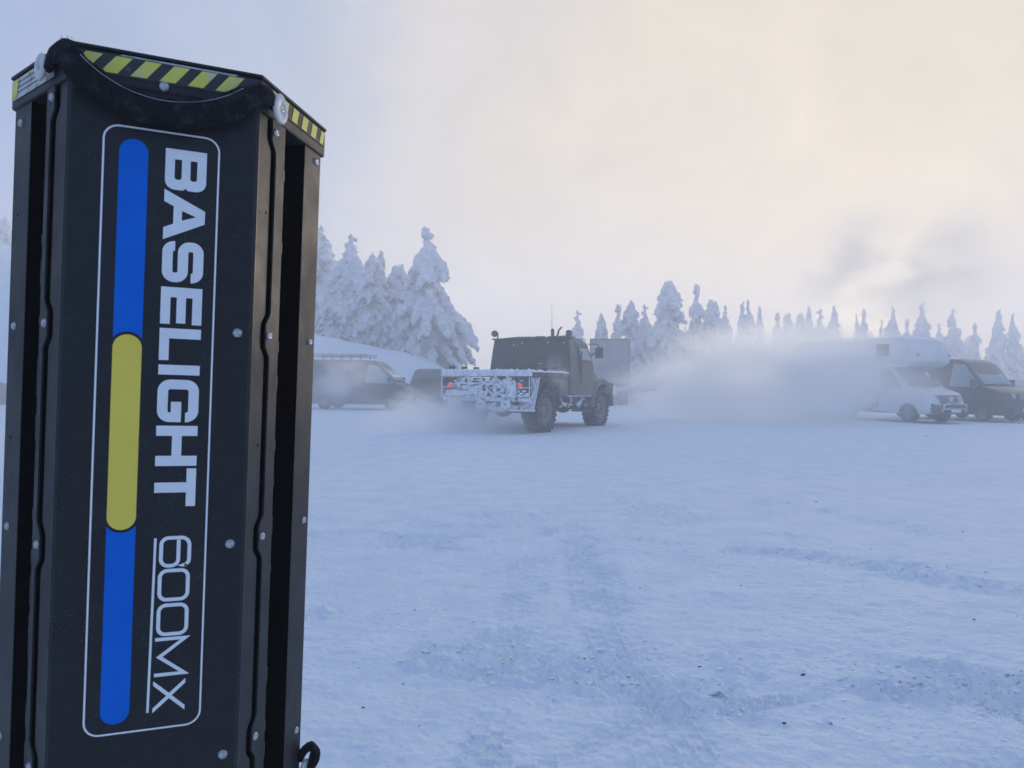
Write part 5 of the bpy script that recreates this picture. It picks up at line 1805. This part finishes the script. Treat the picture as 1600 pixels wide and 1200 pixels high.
# ---- strap handle -------------------------------------------------------------------
def strap(path, wid, thick, name='strap_handle', seed=0):
    """ribbon of padded webbing; path entries (u, n, v, side vector)"""
    P = [Vector(p[:3]) for p in path]
    W_ = [Vector(p[3]) for p in path]
    sub = 10
    cen, wv = [], []
    m = len(P)
    for i in range(m - 1):
        p0, p1, p2, p3 = P[max(i - 1, 0)], P[i], P[i + 1], P[min(i + 2, m - 1)]
        for k in range(sub):
            t = k / sub
            cen.append(0.5 * ((2 * p1) + (p2 - p0) * t + (2 * p0 - 5 * p1 + 4 * p2 - p3) * t * t + (3 * p1 - p0 - 3 * p2 + p3) * t ** 3))
            wv.append((W_[i].lerp(W_[i + 1], t)).normalized())
    cen.append(P[-1]); wv.append(W_[-1].normalized())
    n = 20
    vs_, fs_ = [], []
    L_ = len(cen)
    for i in range(L_):
        d = (cen[min(i + 1, L_ - 1)] - cen[max(i - 1, 0)]).normalized()
        sv = (wv[i] - d * wv[i].dot(d)).normalized()
        tv = d.cross(sv)
        ww = wid * (1 + 0.08 * math.sin(i * 0.4 + seed)) * (0.52 + 0.48 * min(1, i / 26, (L_ - 1 - i) / 20))
        for k in range(n):
            a = 2 * math.pi * k / n
            ca, sa = math.cos(a), math.sin(a)
            ca = math.copysign(abs(ca) ** 0.7, ca)
            sa = math.copysign(abs(sa) ** 0.7, sa)
            j = 1 + 0.10 * float(vnoise(np.array([i * 0.7]), np.array([k * 1.1]), seed=seed + 3)[0])
            q = cen[i] + (sv * (ca * ww / 2) + tv * (sa * thick / 2)) * j
            vs_.append(Lp(*q))
    for i in range(L_ - 1):
        for k in range(n):
            k2 = (k + 1) % n
            fs_.append((i * n + k, i * n + k2, (i + 1) * n + k2, (i + 1) * n + k))
    fs_.append(tuple(range(n)))
    fs_.append(tuple(range((L_ - 1) * n, L_ * n)))
    b = MB().add(vs_, fs_)
    return b.build(name, M_strap, lamp, True), cen, wv


def su(side, e, out):
    P, d = (P1, eR) if side > 0 else (P0, eL)
    nrm = Vector((d.y, -d.x)) if side > 0 else Vector((-d.y, d.x))
    q = P + d * e + nrm * out
    return q.x, q.y


a0 = su(-1, 0.034, 0.0065)
a1 = su(-1, 0.010, 0.011)
b0 = su(1, 0.018, 0.0065)
b1 = su(1, 0.001, 0.008)
path = [(a0[0], a0[1], -0.054, (0.2, 0, -1)), (a1[0], a1[1], -0.057, (0.2, 0, -1)), (-0.0330, -0.013, -0.056, (0.5, -0.2, -1)), (-0.020, -0.020, -0.0400, (0.5, -0.2, -0.9)), (-0.002, -0.020, -0.0270, (0.35, -0.2, -0.9)),
        (0.022, -0.020, -0.0170, (0.1, -0.15, -1)), (0.050, -0.020, -0.0130, (0, -0.1, -1)), (0.080, -0.020, -0.0170, (-0.1, -0.1, -1)), (0.105, -0.019, -0.0270, (-0.2, -0.1, -1)), (0.122, -0.016, -0.0390, (-0.1, -0.1, -1)),
        (b1[0], b1[1], -0.0500, (0, 0, -1)), (b0[0], b0[1], -0.0480, (0, 0, -1))]
sh, cen, wv = strap(path, 0.0250, 0.0085)
# pale seam along the upper edge
sm_ = MB()
sm_.tube([Lp(*(c + Vector(w_) * 0.0098 + Vector((0, -0.0040, 0)))) for c, w_ in list(zip(cen, wv))[28:90]], 0.00028, 5)
sm_.build('seam', M_silver, sh)
# loose fuzz
fz = MB()
g_ = np.random.default_rng(11)
for k in range(420):
    i_ = int(g_.integers(12, len(cen) - 8))
    c, w_ = cen[i_], Vector(wv[i_])
    s_ = float(g_.uniform(-1, 1))
    p = c + w_ * (0.0135 * s_) + Vector((0, -0.0036 * (1 - s_ * s_ * 0.6), 0))
    d = (w_ * s_ * 1.2 + Vector((g_.normal(0, .6), -0.6 + g_.normal(0, .4), g_.normal(0, .6)))).normalized()
    e2 = d.orthogonal().normalized() * 0.00035
    l_ = float(g_.uniform(0.001, 0.004))
    fz.add([Lp(*(p - e2)), Lp(*(p + e2)), Lp(*(p + d * l_))], [(0, 1, 2)])
tag(fz.build('strap_fuzz', M_strap, sh), kind='stuff')


def washer(side, e, v, r, out=0.006):
    m = MB()
    P_ = sidept(side, e, v, out)
    d = (sidept(side, e, v, 1.0) - sidept(side, e, v, 0.0)).normalized()
    rot = d.to_track_quat('Z', 'Y').to_matrix().to_4x4()
    prof = [(r * 0.22, 0.0), (r * 0.25, 0.0022), (r * 0.85, 0.0022), (r, 0.0012), (r, -0.0012), (r * 0.22, -0.0012)]
    m.lathe(prof, (0, 0, 0), 'Z', 28)
    o = m.build('washer', M_washer, lamp, True)
    o.matrix_local = Matrix.Translation(P_) @ rot
    q = bpy.data.objects.new('screw', SM)
    link(q, o)
    q.location = (0, 0, 0.0004)


washer(1, 0.0240, -0.0455, 0.0150, 0.0115)
washer(-1, 0.0390, -0.0530, 0.0125, 0.0115)
# lower strap end on the right-hand post
c0 = su(1, 0.158, 0.003)
DV = -0.018
pth = [(c0[0] - 0.003, c0[1], 0.706 + DV, (0.2, 0.6, 0.2)), (c0[0] + 0.002, c0[1] - 0.004, 0.694 + DV, (0.2, 0.9, 0.1)), (c0[0] + 0.010, c0[1] - 0.005, 0.690 + DV, (0, 1, 0.1)), (c0[0] + 0.015, c0[1] - 0.004, 0.698 + DV, (-0.2, 1, 0.1)), (c0[0] + 0.012, c0[1] - 0.002, 0.711 + DV, (-0.2, 1, 0)), (c0[0] + 0.003, c0[1], 0.722 + DV, (0, 1, 0))]
strap(pth, 0.020, 0.009, 'lower_strap', 5)
washer(1, 0.155, 0.700, 0.0130, 0.008)

# stand below the picture: mast and three legs down to the snow
zb = (Lp(0, 0, V_BOT + 0.004)).z
MB().tube([(0, 0, zb), (0, 0, 0.10)], 0.022, 14).build('mast', M_strip, lamp, True)
MB().lathe([(0.024, zb - 0.30), (0.034, zb - 0.30), (0.034, zb - 0.24), (0.024, zb - 0.24)], (0, 0, 0), 'Z', 16).build('leg_collar', M_black, lamp)
for k in range(3):
    a = R(90 + 120 * k)
    c_, s_ = math.cos(a), math.sin(a)
    lg = MB().tube([(0.03 * c_, 0.03 * s_, zb - 0.27), (0.40 * c_, 0.40 * s_, -0.01)], 0.012, 10).build('leg', M_strip, lamp, True)
    MB().tube([(0.02 * c_, 0.02 * s_, 0.16), (0.24 * c_, 0.24 * s_, (zb - 0.27) * 0.43)], 0.008, 8).build('leg_brace', M_strip, lg, True)


# ------------------------------------------------------------------ haze and blown powder snow
def vol_mat(name, dens, aniso=0.60, scale=1.6, lo=0.40, hi=0.75, edge=0.55, col=(0.998, 0.992, 0.980), off=(0, 0, 0), stretch=(1, 1, 1), flat=0.0):
    m = bpy.data.materials.new(name)
    m.use_nodes = True
    nt = m.node_tree
    nt.nodes.clear()
    out = nt.nodes.new('ShaderNodeOutputMaterial')
    pv = nt.nodes.new('ShaderNodeVolumePrincipled')
    pv.inputs['Color'].default_value = (*col, 1)
    pv.inputs['Anisotropy'].default_value = aniso
    nt.links.new(pv.outputs[0], out.inputs['Volume'])
    if edge is None:
        pv.inputs['Density'].default_value = dens
        return m
    tc = nt.nodes.new('ShaderNodeTexCoord')
    mp = nt.nodes.new('ShaderNodeMapping')
    mp.inputs['Location'].default_value = off
    mp.inputs['Scale'].default_value = stretch
    nt.links.new(tc.outputs['Object'], mp.inputs[0])
    nz = nt.nodes.new('ShaderNodeTexNoise')
    nz.inputs['Scale'].default_value = scale
    nz.inputs['Detail'].default_value = 4
    nz.inputs['Roughness'].default_value = 0.55
    nz.inputs['Distortion'].default_value = 0.6
    nt.links.new(mp.outputs[0], nz.inputs['Vector'])
    mr = nt.nodes.new('ShaderNodeMapRange')
    mr.interpolation_type = 'SMOOTHSTEP'
    mr.inputs['From Min'].default_value = lo
    mr.inputs['From Max'].default_value = hi
    mr.inputs['To Min'].default_value = flat
    nt.links.new(nz.outputs[0], mr.inputs[0])
    ln = nt.nodes.new('ShaderNodeVectorMath'); ln.operation = 'LENGTH'
    nt.links.new(tc.outputs['Object'], ln.inputs[0])
    er = nt.nodes.new('ShaderNodeMapRange')
    er.interpolation_type = 'SMOOTHSTEP'
    er.inputs['From Min'].default_value = 0.98
    er.inputs['From Max'].default_value = 0.98 - edge
    nt.links.new(ln.outputs['Value'], er.inputs[0])
    mu = nt.nodes.new('ShaderNodeMath'); mu.operation = 'MULTIPLY'
    nt.links.new(mr.outputs[0], mu.inputs[0])
    nt.links.new(er.outputs[0], mu.inputs[1])
    m2 = nt.nodes.new('ShaderNodeMath'); m2.operation = 'MULTIPLY'
    m2.inputs[1].default_value = dens
    nt.links.new(mu.outputs[0], m2.inputs[0])
    nt.links.new(m2.outputs[0], pv.inputs['Density'])
    return m


hz = MB().bx(-130, 150, -8, 150, -3.0, 18.0)
hm = vol_mat('haze', 0.0125, 0.25, edge=None, col=(0.985, 0.985, 0.99))
o = hz.build('haze', hm)
tag(o, 'thin frosty haze hanging over the whole lot', 'haze', kind='stuff')


def powder(px, py, D, rad, dens, label, rotz=0.0, **kw):
    me = bpy.data.meshes.new('powder_snow')
    V_, F_ = ico(3)
    me.from_pydata(V_.tolist(), [], F_.tolist())
    me.materials.append(vol_mat('powder', dens, **kw))
    o = bpy.data.objects.new('powder_snow', me)
    link(o)
    p = at(px, py, D)
    o.location = p
    o.scale = rad
    o.rotation_euler = (0, 0, rotz)
    tag(o, label, 'snow cloud', kind='stuff')


powder(1212, 600, 27.8, (6.4, 3.4, 2.6), 2.3, 'big pinkish cloud of blown powder snow veiling the motorhome', rotz=R(-30), scale=2.1, lo=0.38, hi=0.66, edge=0.82, off=(1.3, 0.2, 0.6), flat=0.14)
powder(1085, 612, 29, (4.4, 2.6, 1.6), 1.5, 'low trail of blown powder right of the army truck', scale=2.0, lo=0.40, hi=0.66, edge=0.85, off=(4.3, 1.2, 2.6), flat=0.05)
powder(1200, 565, 44, (11.0, 5.0, 3.6), 0.30, 'pale drift of powder snow hanging before the far trees', scale=1.9, lo=0.38, hi=0.68, edge=0.85, off=(9.3, 1.9, 2.2), flat=0.10)
powder(700, 668, 19.9, (2.7, 1.2, 1.25), 5.0, 'low bluish burst of powder snow kicked up behind the army truck', scale=1.9, lo=0.36, hi=0.68, edge=0.85, off=(2.1, 7.2, 1.6), flat=0.12)
powder(535, 602, 33.5, (2.9, 1.6, 1.8), 1.7, 'drifting powder cloud in front of the dark van', scale=1.9, lo=0.40, hi=0.70, edge=0.85, off=(7.7, 3.2, 4.6), flat=0.05)
powder(648, 628, 31.5, (1.3, 1.0, 0.8), 2.2, 'small puff of powder snow at the nose of the dark van', scale=1.9, lo=0.40, hi=0.70, edge=0.85, off=(3.7, 1.2, 0.6), flat=0.05)
powder(865, 590, 20.9, (0.6, 0.6, 0.85), 2.4, 'thin wisp of powder above the rear wheel of the army truck', scale=2.2, lo=0.40, hi=0.75, edge=0.8, off=(0.7, 9.2, 3.6))
powder(1400, 408, 60, (10.5, 6.0, 6.4), 0.42, 'grey plume of snow smoke drifting before the sun', rotz=R(-20), scale=2.0, lo=0.42, hi=0.66, edge=0.88, off=(5.7, 5.2, 0.6), aniso=0.15, col=(0.95, 0.89, 0.78))
